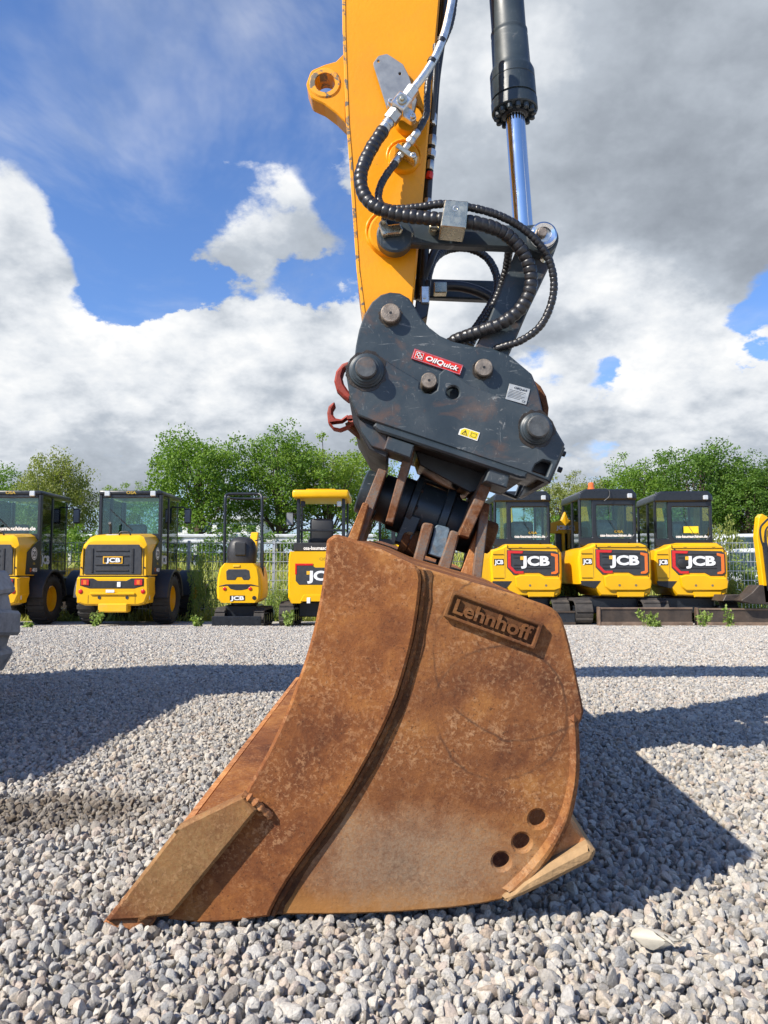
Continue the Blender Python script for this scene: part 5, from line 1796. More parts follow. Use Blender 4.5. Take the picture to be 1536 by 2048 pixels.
def wheel_loader():
    t = thing('wheel_loader', 'x', 'wheel loader', (0, 0, 0), 'compact wheel loaders parked on the left')
    bp = rp('rear_bumper', [(-0.67, 0.84), (-0.60, 0.865), (0.60, 0.865), (0.67, 0.84), (0.69, 0.56), (0.62, 0.40), (0.50, 0.36), (-0.50, 0.36), (-0.62, 0.40), (-0.69, 0.56)], 0, 0.42, 'machine_yellow', t, b=0.03, r=0.02)
    rp('lamp_recess', [(-0.60, 0.835), (-0.36, 0.835), (-0.27, 0.79), (0.27, 0.79), (0.36, 0.835), (0.60, 0.835), (0.60, 0.705), (0.42, 0.655), (-0.42, 0.655), (-0.60, 0.705)], 0, 0.02, 'black_plastic', bp, 0.006)
    for s in (-1, 1):
        lp = bx('tail_lamp', (s * 0.50 - 0.075, -0.022, 0.712), (s * 0.50 + 0.075, -0.005, 0.812), 'lamp_red', t, 0.008)
        bx('lamp_segment', (s * 0.50 - 0.03, -0.026, 0.725), (s * 0.50 + 0.03, -0.02, 0.80), 'lamp_orange', lp, 0.004)
        obj('reflector', MB().lathe((s * 0.585, -0.001, 0.605), (0, -1, 0), [(0, 0.04), (0.008, 0.04), (0.012, 0.034)], 18), M['lamp_red'], t)
        obj('tow_eye', MB().lathe((s * 0.26 + 0.03, -0.001, 0.50), (0, -1, 0), [(0, 0.03), (0.006, 0.03), (0.006, 0.018), (0.002, 0.016)], 14), M['charcoal_panel'], bp)
    bx('number_lamp', (0.10, -0.02, 0.68), (0.17, -0.004, 0.77), 'white_letter', t, 0.006)
    bx('hitch_plate', (-0.25, -0.015, 0.24), (0.30, 0.20, 0.40), 'machine_yellow_dusty', t, 0.02)
    bx('bumper_ledge', (-0.40, -0.03, 0.545), (0.44, 0.0, 0.585), 'machine_yellow', bp, 0.01)
    hood = obj('engine_hood', MB().loft([
        [(-0.62, 0.03, 0.88), (0.62, 0.03, 0.88), (0.615, 0.03, 1.20), (0.57, 0.05, 1.36), (0.48, 0.09, 1.47), (0.40, 0.10, 1.49), (-0.40, 0.10, 1.49), (-0.48, 0.09, 1.47), (-0.57, 0.05, 1.36), (-0.615, 0.03, 1.20)],
        [(-0.64, 0.09, 0.88), (0.64, 0.09, 0.88), (0.64, 0.09, 1.24), (0.60, 0.12, 1.42), (0.51, 0.20, 1.56), (0.42, 0.24, 1.60), (-0.42, 0.24, 1.60), (-0.51, 0.20, 1.56), (-0.60, 0.12, 1.42), (-0.64, 0.09, 1.24)],
        [(-0.64, 0.90, 0.88), (0.64, 0.90, 0.88), (0.64, 0.90, 1.32), (0.62, 0.90, 1.48), (0.54, 0.90, 1.61), (0.44, 0.90, 1.66), (-0.44, 0.90, 1.66), (-0.54, 0.90, 1.61), (-0.62, 0.90, 1.48), (-0.64, 0.90, 1.32)]]), M['machine_yellow'], t, smooth=22)
    gr = rp('grille', [(-0.54, 0.90), (0.54, 0.90), (0.53, 1.34), (0.48, 1.425), (-0.48, 1.425), (-0.53, 1.34)], 0.03, 0.03, 'charcoal_panel', t, 0.012, r=0.03)
    for z in (0.97, 1.07, 1.225, 1.315):
        bx('grille_rib', (-0.33, 0.004, z - 0.012), (0.30, 0.022, z + 0.012), 'black_plastic', gr, 0.005)
    for x in (-0.39, 0.37):
        bx('grille_rib', (x - 0.02, 0.004, 0.93), (x + 0.02, 0.022, 1.36), 'black_plastic', gr, 0.006)
    bd = rp('badge', rect(-0.185, 0.185, 1.09, 1.215), 0.018, 0.012, 'amber_letter', t, 0.018, b=0.002)
    rp('badge_field', rect(-0.165, 0.165, 1.107, 1.198), 0.018, 0.004, 'ink', bd, 0.020, b=0.001)
    obj('lettering', MB().text('JCB', R0(0.0), (0.01, 1.152), 0.070, t=0.004, bold=0.04, off=0.008, width=0.27), M['white_letter'], bd)
    obj('hood_handle', MB().tube(spline([(0.02, 0.24, 1.60), (0.05, 0.24, 1.655), (0.20, 0.24, 1.655), (0.24, 0.24, 1.60)], 0.02), 0.014, 8), M['black_plastic'], t)
    obj('top_disc', MB().lathe((-0.18, 0.42, 1.615), (0, -0.1, 1), [(0, 0.12), (0.004, 0.12)], 26), M['white_letter'], hood)
    for s, fr in ((1, RS(0.642)), (-1, LS(-0.642))):
        k = s
        sp = obj('side_panel', MB().plate(fr, round_poly([(k * 0.30, 0.90), (k * 0.88, 0.90), (k * 0.88, 1.56), (k * 0.72, 1.50), (k * 0.34, 1.30)], 0.02), 0.01, 0.006, b=0.002), M['black_plastic'], t)
        obj('speed_disc', MB().plate(fr, circle(k * 0.62, 1.28, 0.115, 26), 0.004, 0.009, b=0.001), M['white_letter'], sp)
        obj('speed_ring', MB().plate(fr, circle(k * 0.62, 1.28, 0.100, 26), 0.003, 0.0112, [circle(k * 0.62, 1.28, 0.090, 26)], b=0.0005), M['ink'], sp)
        obj('speed_figures', MB().text('20', fr, (k * 0.62, 1.28), 0.095, t=0.003, bold=0.02, off=0.0115), M['ink'], sp)
        obj('model_letter', MB().text('D', fr, (k * 0.62 - 0.125, 0.985), 0.065, t=0.003, bold=0.03, off=0.0095), M['lamp_orange'], sp)
        obj('model_figures', MB().text('403', fr, (k * 0.62 + 0.03, 0.985), 0.065, t=0.003, bold=0.03, off=0.0095, width=0.20), M['white_letter'], sp)
        obj('dealer_mark', MB().text('OSA', fr, (k * 0.62, 1.10), 0.035, t=0.003, bold=0.03, off=0.0095), M['gold_print'], sp)
        # side skirt of the body below the hood
        obj('side_skirt', MB().plate(fr, round_poly([(k * 0.05, 0.40), (k * 0.34, 0.40), (k * 0.40, 0.70), (k * 0.44, 0.86), (k * 0.05, 0.86)], 0.02), 0.10, 0.03, b=0.01), M['machine_yellow'], t)
    bx('hood_seam', (-0.645, 0.012, 0.868), (0.645, 0.40, 0.880), 'ink', hood, 0.0)
    for s_ in (-1, 1):
        bx('hood_seam', (s_ * 0.565 - 0.004, 0.018, 0.90), (s_ * 0.565 + 0.004, 0.05, 1.36), 'seam', hood, 0.0)
        obj('hood_latch', MB().lathe((s_ * 0.595, 0.03, 1.02), (0, -1, 0), [(0, 0.016), (0.008, 0.016), (0.009, 0.008)], 10), M['black_plastic'], hood)
        bx('bumper_seam', (s_ * 0.44 - 0.004, -0.003, 0.40), (s_ * 0.44 + 0.004, 0.03, 0.54), 'seam', bp, 0.0)
        bx('reflective_strip', (s_ * 0.645 - 0.004, 0.10, 0.46), (s_ * 0.645 + 0.032, 0.13, 0.56), 'white_letter', bp, 0.0)
    obj('exhaust', MB().tube(spline([(-0.30, 0.62, 1.62), (-0.30, 0.62, 1.80), (-0.30, 0.58, 1.84)], 0.02), 0.028, 12), M['black_plastic'], t, smooth=60)
    rp('number_plate', rect(-0.10, 0.06, 0.585, 0.635), 0, 0.006, 'white_letter', t, 0.036, b=0.002)
    # cab
    cab = bx('cab_frame', (-0.60, 0.86, 1.42), (0.60, 0.93, 1.66), 'black_paint', t, 0.015)
    for s in (-1, 1):
        bx('pillar', (s * 0.60 - 0.035, 0.86, 0.92), (s * 0.60 + 0.035, 0.95, 2.40), 'black_paint', cab, 0.015)
        bx('pillar', (s * 0.59 - 0.03, 1.40, 0.92), (s * 0.59 + 0.03, 1.46, 2.38), 'black_paint', cab, 0.012)
        bx('pillar', (s * 0.57 - 0.03, 2.08, 0.92), (s * 0.57 + 0.03, 2.15, 2.36), 'black_paint', cab, 0.012)
        bx('sill', (s * 0.59 - 0.03, 0.95, 0.90), (s * 0.59 + 0.03, 2.12, 0.98), 'black_paint', cab, 0.012)
        sw = bx('side_window', (s * 0.598 - 0.003, 0.96, 0.99), (s * 0.598 + 0.003, 1.40, 2.36), 'glass_dark', cab, 0.0)
        bx('door_window', (s * 0.592 - 0.003, 1.47, 0.99), (s * 0.592 + 0.003, 2.08, 2.35), 'glass', cab, 0.0)
        fr = RS(0.603) if s > 0 else LS(-0.603)
        obj('lettering', MB().text('JCB', fr, (s * 1.18, 1.18), 0.15, t=0.003, bold=0.04, off=0.004, width=0.36), M['white_letter'], cab)
        bx('work_lamp', (s * 0.46 - 0.055, 0.815, 2.36), (s * 0.46 + 0.055, 0.86, 2.46), 'lamp_clear', cab, 0.012)
        obj('mirror_arm', MB().tube([(s * 0.60, 2.05, 2.25), (s * 0.70, 2.10, 2.27), (s * 0.80, 2.12, 2.20)], 0.014, 8), M['black_plastic'], t)
        bx('mirror', (s * 0.81 - 0.075, 2.10, 1.93), (s * 0.81 + 0.075, 2.16, 2.24), 'black_plastic', t, 0.03, 2)
        mr = t.children[-1]
        bx('mirror_glass', (s * 0.81 - 0.055, 2.094, 1.96), (s * 0.81 + 0.055, 2.101, 2.21), 'grey_plate', mr, 0.0)
        # fenders, wheels
        for yw in (0.98, 2.72):
            prof = [(yw + 0.54 * math.cos(a), 0.46 + 0.54 * math.sin(a)) for a in np.linspace(0.05, math.pi - 0.05, 12)]
            prof += [(yw + 0.49 * math.cos(a), 0.46 + 0.49 * math.sin(a)) for a in np.linspace(math.pi - 0.05, 0.05, 12)]
            fr = RS(0.92) if s > 0 else Frame((-0.54, 0, 0), (0, 1, 0), (0, 0, 1))
            obj('fender', MB().plate(fr, prof, 0.38, 0, b=0.012), M['black_plastic'], t)
            small_wheel(s * 0.72, yw, 0.45, 0.36, t)
        bx('front_lamp', (s * 0.80 - 0.06, 2.9, 1.20), (s * 0.80 + 0.06, 3.05, 1.32), 'black_plastic', t, 0.02)
    rf = bx('roof', (-0.64, 0.84, 2.39), (0.64, 2.22, 2.47), 'black_paint', t, 0.03, 2)
    bx('rear_header', (-0.56, 0.862, 2.33), (0.56, 0.90, 2.40), 'black_paint', cab, 0.01)
    bx('rear_window', (-0.565, 0.885, 1.66), (0.565, 0.891, 2.33), 'glass', cab, 0.0)
    bx('windscreen', (-0.54, 2.11, 1.2), (0.54, 2.116, 2.34), 'glass', cab, 0.0)
    obj('dealer_mark', MB().text('OSA', R0(0.86), (0.02, 2.43), 0.05, t=0.003, bold=0.03, off=0.024, width=0.2), M['gold_print'], cab)
    obj('wiper', MB().tube([(-0.25, 0.87, 1.68), (0.05, 0.875, 1.72), (-0.42, 0.875, 2.12)], 0.008, 6), M['black_plastic'], cab)
    st = bx('seat', (-0.25, 1.20, 1.2), (0.25, 1.65, 1.42), 'seat_black', t, 0.06, 2)
    bx('seat_back', (-0.23, 1.14, 1.40), (0.23, 1.30, 1.86), 'seat_wrap', st, 0.07, 2)
    bx('cab_floor', (-0.56, 0.95, 0.86), (0.56, 2.1, 0.95), 'black_paint', cab, 0.01)
    bx('dashboard', (-0.30, 1.85, 1.2), (0.30, 2.05, 1.62), 'black_plastic', cab, 0.04)
    bx('chassis', (-0.45, 0.3, 0.34), (0.45, 3.3, 0.86), 'black_paint', t, 0.03)
    bx('loader_frame', (-0.22, 2.9, 0.5), (0.22, 3.9, 1.05), 'machine_yellow', t, 0.03)
    obj('front_bucket', MB().plate(RS(0.85), round_poly([(3.75, 0.05), (4.5, 0.02), (4.55, 0.1), (4.05, 0.2), (3.95, 0.7), (3.75, 0.65)], 0.03), 1.7, 0, b=0.01), M['blade_steel'], t)
    return t


def place(o, px, Y, yaw=0.0, label=None, name=None):
    o.location = (P(px, 1100, Y).x, Y, gz(Y) - 0.012)
    o.rotation_euler = (0, 0, math.radians(yaw))
    if label:
        o['label'] = label
    return o


wl = wheel_loader()
place(wl, 226, 13.5, 0, 'whole yellow wheel loader with charcoal grille parked rear-on beside the micro excavator')
wl.scale = (0.93, 1, 1)
w2 = dup(wl)
place(w2, -32, 13.5, 0, 'yellow wheel loader cut off by the left picture edge')
obj('lettering', MB().text('osa-baumaschinen.de', R0(0.88), (0.02, 1.76), 0.07, t=0.002, bold=0.03, off=0.004, width=1.02), M['white_letter'], w2)
obj('antenna', MB().cyl((0.5, 1.0, 2.45), (0.47, 1.0, 2.78), 0.005, 6), M['black_plastic'], w2)


def track(parent, x0, x1, y0, y1, h, nl=26):
    """rubber crawler track: belt with lugs, rollers inside"""
    r = h / 2
    xc = (x0 + x1) / 2
    prof = []
    for a in np.linspace(-math.pi / 2, math.pi / 2, 9):
        prof.append((y1 - r + r * math.cos(a), r + r * math.sin(a)))
    for a in np.linspace(math.pi / 2, 3 * math.pi / 2, 9):
        prof.append((y0 + r + r * math.cos(a), r + r * math.sin(a)))
    inn = inset(prof, 0.035) if area2(prof) > 0 else inset(prof[::-1], 0.035)
    tk = obj('track', MB().plate(RS(x1), prof, x1 - x0, 0, [inn], b=0.006), M['track_rubber'], parent)
    P2 = dedupe(prof + [prof[0]])
    # lugs along the belt
    L = [0.0]
    for a, b in zip(P2, P2[1:] + [P2[0]]):
        L.append(L[-1] + math.hypot(b[0] - a[0], b[1] - a[1]))
    tot = L[-1]
    for k in range(nl):
        s = tot * k / nl
        i = max(j for j in range(len(P2)) if L[j] <= s)
        a, b = P2[i], P2[(i + 1) % len(P2)]
        f_ = (s - L[i]) / max(1e-6, (L[i + 1] - L[i]))
        q = Vector((0, a[0] + (b[0] - a[0]) * f_, a[1] + (b[1] - a[1]) * f_))
        d = Vector((0, b[0] - a[0], b[1] - a[1])).normalized()
        nrm = Vector((0, d.z, -d.y))
        rings = []
        for xx in (x0 + 0.01, x1 - 0.01):
            o_ = q + Vector((xx, 0, 0))
            rings.append([o_ - d * 0.028 - nrm * 0.004, o_ - d * 0.018 + nrm * 0.022, o_ + d * 0.018 + nrm * 0.022, o_ + d * 0.028 - nrm * 0.004])
        obj('track_lug', MB().loft(rings), M['track_rubber'], tk, smooth=0)
    for k in range(4):
        y = y0 + r + (y1 - y0 - 2 * r) * k / 3
        obj('roller', MB().lathe((xc, y, r * 0.8), (1, 0, 0), [(-(x1 - x0) * 0.45, r * 0.5), ((x1 - x0) * 0.45, r * 0.5)], 16), M['black_paint'], tk)
    bx('track_frame', (x0 + 0.05, y0 + r, r * 0.55), (x1 - 0.05, y1 - r, r * 1.45), 'black_paint', tk, 0.02)
    return tk


def jcb(parent, fr, c, h, w, t=0.006, off=0.008):
    """white block letters with the amber square in front of the J"""
    L = obj('lettering', MB().text('JCB', fr, c, h, t=t, bold=0.045, off=off, width=w), M['white_letter'], parent)
    sq = [(c[0] - w * 0.52, c[1] + h * 0.10), (c[0] - w * 0.40, c[1] + h * 0.10), (c[0] - w * 0.40, c[1] + h * 0.50), (c[0] - w * 0.52, c[1] + h * 0.50)]
    obj('logo_square', MB().plate(fr, sq, t, off + 0.001, b=0.001), M['amber_letter'], parent)
    return L


def micro_excavator():
    t = thing('micro_excavator', 'tiny yellow excavator with black roll bar, covered seat and black blade', 'mini excavator', (0, 0, 0))
    for s in (-1, 1):
        track(t, s * 0.34 - 0.09, s * 0.34 + 0.09, 0.1, 1.25, 0.30, 22)
    bl = bx('dozer_blade', (-0.43, -0.09, 0.0), (0.41, -0.04, 0.185), 'black_paint', t, 0.008)
    bx('blade_lip', (-0.43, -0.105, 0.0), (0.41, -0.09, 0.03), 'blade_steel', bl, 0.003)
    for s in (-1, 1):
        bx('blade_arm', (s * 0.2 - 0.03, -0.05, 0.08), (s * 0.2 + 0.03, 0.4, 0.15), 'black_paint', bl, 0.008)
    bx('undercarriage', (-0.28, 0.3, 0.12), (0.28, 1.0, 0.36), 'black_paint', t, 0.02)
    obj('slew_ring', MB().lathe((0, 0.62, 0.34), (0, 0, 1), [(0, 0.24), (0.07, 0.24)], 28), M['black_paint'], t)
    ring = lambda y, k, dz: [(x * k, y, z + dz) for x, z in ((-0.32, 0.41), (0.32, 0.41), (0.385, 0.48), (0.40, 0.62), (0.385, 0.85), (0.35, 1.0), (0.27, 1.09), (-0.27, 1.09), (-0.35, 1.0), (-0.385, 0.85), (-0.40, 0.62), (-0.385, 0.48))]
    hood = obj('engine_hood', MB().loft([ring(0.02, 0.86, 0.0), ring(0.05, 0.95, 0), ring(0.12, 1.0, 0), ring(0.75, 1.0, 0.02)]), M['machine_yellow'], t, smooth=22)
    rp('rear_vent', [(-0.21, 0.80), (-0.06, 0.80), (-0.03, 0.85), (0.05, 0.85), (0.08, 0.80), (0.17, 0.80), (0.20, 0.84), (0.18, 0.965), (0.12, 0.985), (-0.18, 0.985), (-0.22, 0.95)], 0.02, 0.02, 'charcoal_panel', t, 0.006, r=0.015)
    sm = [(-0.34, 0.70), (-0.22, 0.73), (0.22, 0.73), (0.34, 0.70), (0.345, 0.685), (0.20, 0.70), (0.15, 0.645), (0.05, 0.625), (-0.05, 0.625), (-0.14, 0.645), (-0.19, 0.70), (-0.345, 0.685)]
    rp('hood_gap', sm, 0.02, 0.02, 'black_plastic', t, 0.005)
    for x in (-0.24, 0.20):
        obj('tail_lamp', MB().lathe((x, 0.02, 0.65), (0, -1, 0), [(0, 0.03), (0.01, 0.03), (0.014, 0.024)], 16), M['lamp_red'], t)
    pb = rp('name_badge', rect(-0.15, 0.11, 0.45, 0.535), 0.02, 0.01, 'ink', t, 0.006, b=0.002)
    obj('lettering', MB().text('JCB', R0(0.014), (-0.02, 0.492), 0.062, t=0.003, bold=0.045, off=0.004, width=0.235), M['white_letter'], pb)
    obj('exhaust_hole', MB().lathe((0.27, 0.02, 0.495), (0, -1, 0), [(0, 0.034), (0.008, 0.034)], 16), M['ink'], t)
    rp('handle', rect(-0.10, 0.02, 1.02, 1.06), 0.02, 0.02, 'amber_letter', t, 0.016, b=0.008)
    sc = [(0.24, 0.0), (0.255, 0.12), (0.25, 0.24), (0.22, 0.36), (0.16, 0.43), (0.08, 0.46)]
    rings = [[(r_ * 1.02 * math.copysign(abs(math.cos(a)) ** 0.75, math.cos(a)) - 0.01, 0.36 + r_ * 0.9 * math.copysign(abs(math.sin(a)) ** 0.75, math.sin(a)), 1.10 + z) for a in np.linspace(0, 2 * math.pi, 20, endpoint=False)] for r_, z in sc]
    cv = obj('seat_cover', MB().loft(rings), M['black_plastic'], t, smooth=60)
    bx('cover_pouch', (-0.10, 0.11, 1.22), (0.10, 0.16, 1.46), 'seat_black', cv, 0.02)
    bar = spline([(-0.31, 0.30, 1.06), (-0.315, 0.30, 1.6), (-0.315, 0.32, 2.22), (-0.30, 0.36, 2.31), (-0.22, 0.38, 2.33), (0.22, 0.38, 2.33), (0.30, 0.36, 2.31), (0.335, 0.32, 2.20), (0.345, 0.30, 1.6), (0.35, 0.28, 1.0)], 0.03)
    rb = obj('roll_bar', MB().tube(bar, 0.026, 10), M['black_paint'], t, smooth=60)
    top = spline([(-0.31, 0.34, 2.26), (-0.33, 0.7, 2.30), (-0.30, 0.92, 2.30), (0.26, 0.92, 2.30), (0.33, 0.7, 2.30), (0.32, 0.34, 2.26)], 0.03)
    obj('roof_loop', MB().tube(top, 0.022, 8), M['black_paint'], rb, smooth=60)
    obj('handrail', MB().tube(spline([(0.35, 0.30, 1.62), (0.37, 0.26, 1.3), (0.37, 0.3, 0.9), (0.36, 0.5, 0.8)], 0.03), 0.02, 8), M['black_paint'], rb, smooth=60)
    obj('grab_bar', MB().tube([(0.20, 0.5, 1.50), (0.36, 0.32, 1.52)], 0.012, 8), M['black_paint'], t)
    bm_ = [(0.95, 0.5), (1.05, 0.9), (1.5, 1.7), (1.62, 1.72), (1.6, 1.6), (1.2, 0.9), (1.12, 0.5)]
    obj('boom', MB().plate(RS(0.08), round_poly(bm_, 0.03), 0.14, 0, b=0.01), M['machine_yellow'], t)
    return t


place(micro_excavator(), 478, 13.3)


def canopy_excavator():
    t = thing('canopy_excavator', 'yellow mini excavator with an open yellow roof partly hidden by the bucket', 'mini excavator', (0, 0, 0))
    for s in (-1, 1):
        track(t, s * 0.58 - 0.13, s * 0.58 + 0.13, 0.0, 1.5, 0.40, 24)
    bx('undercarriage', (-0.4, 0.3, 0.15), (0.4, 1.2, 0.42), 'black_paint', t, 0.02)
    ring = lambda y, k: [(x * k, y, z) for x, z in ((-0.30, 0.43), (-0.36, 0.40), (-0.50, 0.40), (-0.55, 0.50), (-0.55, 1.15), (-0.53, 1.30), (0.53, 1.30), (0.55, 1.15), (0.55, 0.50), (0.50, 0.40), (0.36, 0.40), (0.30, 0.43))][::-1]
    hood = obj('engine_hood', MB().loft([ring(0.0, 0.95), ring(0.04, 1.0), ring(0.9, 1.0)]), M['machine_yellow'], t, smooth=22)
    pn = rp('rear_panel', [(-0.42, 1.06), (-0.14, 1.06), (-0.08, 1.02), (0.42, 1.02), (0.42, 0.72), (-0.36, 0.72), (-0.42, 0.79)], 0.0, 0.03, 'charcoal_panel', t, 0.006, r=0.01)
    rp('red_strip', [(-0.43, 1.09), (-0.12, 1.09), (-0.12, 1.055), (-0.40, 1.055), (-0.40, 0.9), (-0.43, 0.9)], 0, 0.02, 'lamp_red', t, 0.012, b=0.003)
    jcb(pn, R0(0), (0.03, 0.88), 0.155, 0.50)
    obj('dealer_mark', MB().text('OSA', R0(0), (0.08, 1.17), 0.05, t=0.003, bold=0.02, off=0.003, width=0.18), M['gold_print'], hood)
    rp('lower_arch', [(-0.34, 0.43), (0.34, 0.43), (0.28, 0.55), (-0.28, 0.55)], 0, 0.02, 'machine_yellow', t, 0.02, b=0.01)
    bx('tow_tag', (-0.22, -0.03, 0.40), (-0.16, -0.02, 0.50), 'white_letter', t, 0.004)
    sk = bx('cab_skirt', (-0.48, 0.12, 1.30), (0.48, 0.9, 1.46), 'black_plastic', t, 0.02)
    obj('lettering', MB().text('osa-baumaschinen.de', R0(0.12), (0.03, 1.365), 0.062, t=0.002, bold=0.03, off=0.003, width=0.66), M['white_letter'], sk)
    for s in (-1, 1):
        bx('post', (s * 0.40 - 0.03, 0.16, 1.44), (s * 0.40 + 0.03, 0.22, 2.26), 'black_paint', t, 0.01)
        bx('post', (s * 0.43 - 0.02, 1.0, 1.3), (s * 0.43 + 0.02, 1.05, 2.26), 'black_paint', t, 0.01)
        bx('work_lamp', (s * 0.32 - 0.04, 0.14, 2.10), (s * 0.32 + 0.04, 0.2, 2.20), 'lamp_clear' if s > 0 else 'black_plastic', t, 0.01)
    bx('rail', (-0.40, 0.17, 1.66), (0.40, 0.20, 1.70), 'black_paint', t, 0.01)
    rring = lambda z, a, y0, y1: [(-a, y0, z), (a, y0, z), (a, y1, z), (-a, y1, z)]
    rf = obj('roof', MB().box((-0.50, 0.02, 2.24), (0.50, 1.25, 2.39), 0.045, 3), M['machine_yellow'], t)
    bx('roof_rib', (-0.26, 0.06, 2.385), (0.26, 1.2, 2.405), 'machine_yellow', rf, 0.008)
    st = bx('seat', (-0.25, 0.35, 1.4), (0.25, 0.75, 1.55), 'seat_black', t, 0.04, 2)
    bx('seat_back', (-0.21, 0.30, 1.46), (0.21, 0.42, 1.90), 'seat_black', st, 0.06, 2)
    obj('mirror_arm', MB().tube([(-0.42, 0.9, 2.0), (-0.55, 0.85, 2.02), (-0.62, 0.83, 1.98)], 0.012, 6), M['black_plastic'], t)
    mr = bx('mirror', (-0.70, 0.80, 1.80), (-0.56, 0.86, 2.05), 'black_plastic', t, 0.03, 2)
    bx('mirror_glass', (-0.685, 0.793, 1.82), (-0.575, 0.801, 2.03), 'grey_plate', mr, 0.0)
    return t


place(canopy_excavator(), 640, 13.45)


def cab_excavator():
    t = thing('cab_excavator', 'x', 'mini excavator', (0, 0, 0), 'cab excavators parked in a row')
    for s in (-1, 1):
        track(t, s * 0.62 - 0.16, s * 0.62 + 0.16, -0.15, 1.75, 0.46, 26)
    bx('undercarriage', (-0.48, 0.2, 0.2), (0.48, 1.4, 0.5), 'black_paint', t, 0.03)
    obj('slew_ring', MB().lathe((0, 0.8, 0.42), (0, 0, 1), [(0, 0.4), (0.1, 0.4)], 30), M['black_paint'], t)
    out = [(-0.66, 0.74), (-0.40, 0.68), (-0.28, 0.52), (0.58, 0.50), (0.66, 0.56), (0.69, 0.90), (0.69, 1.34), (0.60, 1.46), (0.50, 1.50), (-0.36, 1.50), (-0.46, 1.44), (-0.66, 1.38), (-0.69, 1.2)]
    rr = lambda y, k, dz=0.0: [(0.0 + (x - 0.0) * k, y, 1.0 + (z - 1.0) * k + dz) for x, z in out]
    body = obj('counterweight', MB().loft([rr(0.02, 0.93), rr(0.06, 0.98), rr(0.14, 1.0), rr(1.5, 1.0)]), M['machine_yellow'], t, smooth=22)
    pn = rp('rear_panel', [(-0.36, 1.385), (0.56, 1.36), (0.625, 1.31), (0.625, 0.95), (0.57, 0.90), (0.34, 0.90), (0.24, 0.955), (-0.12, 0.955), (-0.17, 0.915), (-0.24, 0.915), (-0.36, 1.05)], 0.02, 0.03, 'charcoal_panel', t, 0.012, r=0.008)
    for z in (1.04, 1.10, 1.24, 1.30):
        bx('panel_rib', (-0.24, 0.0, z - 0.008), (0.46, 0.012, z + 0.008), 'black_plastic', pn, 0.003)
    rp('tail_lamp', [(-0.345, 1.372), (-0.05, 1.362), (-0.07, 1.315), (-0.285, 1.32), (-0.285, 1.085), (-0.195, 0.985), (-0.05, 0.985), (-0.05, 0.94), (-0.215, 0.94), (-0.345, 1.065)], 0.02, 0.02, 'lamp_red', t, 0.022, b=0.004)
    rp('tail_lamp', [(0.47, 1.325), (0.60, 1.30), (0.60, 0.965), (0.555, 0.93), (0.47, 0.93), (0.47, 0.965), (0.545, 0.985), (0.545, 1.25), (0.47, 1.28)], 0.02, 0.02, 'lamp_orange', t, 0.022, b=0.004)
    jcb(pn, R0(0.0), (0.17, 1.18), 0.165, 0.54, off=0.006)
    rp('bumper', [(-0.22, 0.88), (-0.12, 0.92), (0.24, 0.92), (0.34, 0.865), (0.62, 0.865), (0.66, 0.80), (0.64, 0.66), (0.52, 0.62), (-0.12, 0.62), (-0.20, 0.70)], 0.02, 0.06, 'machine_yellow', t, 0.05, b=0.02)
    rp('bumper_foot', [(0.0, 0.62), (0.54, 0.62), (0.52, 0.50), (0.04, 0.50)], 0.02, 0.06, 'machine_yellow', t, 0.02, b=0.015)
    for x in (0.06, 0.36):
        obj('bolt_hole', MB().lathe((x, -0.029, 0.72), (0, -1, 0), [(0, 0.022), (0.004, 0.022), (0.004, 0.012)], 12), M['pin_steel'], t)
    rp('side_vent', [(-0.64, 0.80), (-0.40, 0.80), (-0.27, 0.80), (-0.38, 0.66), (-0.62, 0.72)], 0.02, 0.02, 'black_plastic', t, 0.008, b=0.004)
    rp('panel_seam', rect(-0.405, -0.395, 0.86, 1.40), 0.02, 0.02, 'gold_print', t, 0.004, b=0.001)
    sb = rp('sticker', rect(-0.60, -0.42, 1.10, 1.215), 0.02, 0.01, 'ink', t, 0.006, b=0.001)
    obj('lettering', MB().text('JCB', R0(0.014), (-0.51, 1.158), 0.075, t=0.003, bold=0.045, off=0.003, width=0.165), M['white_letter'], sb)
    for (x0_, x1_, z0_, z1_) in ((-0.35, 0.60, 1.415, 1.423), (-0.352, -0.344, 1.42, 1.48), (0.596, 0.604, 0.88, 1.42), (-0.62, -0.42, 1.30, 1.307), (-0.62, -0.42, 0.855, 0.862)):
        rp('panel_seam', rect(x0_, x1_, z0_, z1_), 0.02, 0.02, 'seam', body, 0.014, b=0.0005)
    for x_ in (-0.1, 0.42):
        obj('hinge', MB().lathe((x_, 0.03, 1.435), (1, 0, 0), [(-0.03, 0.012), (0.03, 0.012)], 8), M['black_plastic'], body)
    obj('latch', MB().lathe((-0.30, 0.02, 1.40), (0, -1, 0), [(0, 0.014), (0.02, 0.014), (0.021, 0.006)], 10), M['black_plastic'], body)
    obj('handrail', MB().tube(spline([(0.56, 0.62, 1.50), (0.585, 0.62, 1.75), (0.585, 0.62, 2.0), (0.50, 0.60, 2.12)], 0.03), 0.011, 8), M['black_plastic'], t, smooth=60)
    obj('lifting_eye', MB().lathe((0.30, 0.14, 1.51), (0, -1, 0), [(0.0, 0.03), (0.02, 0.03), (0.02, 0.016), (0, 0.016)], 14), M['black_plastic'], t)
    obj('wiper', MB().tube([(0.06, 0.492, 2.24), (0.06, 0.488, 1.95), (0.20, 0.490, 1.72)], 0.006, 6), M['black_plastic'], t)
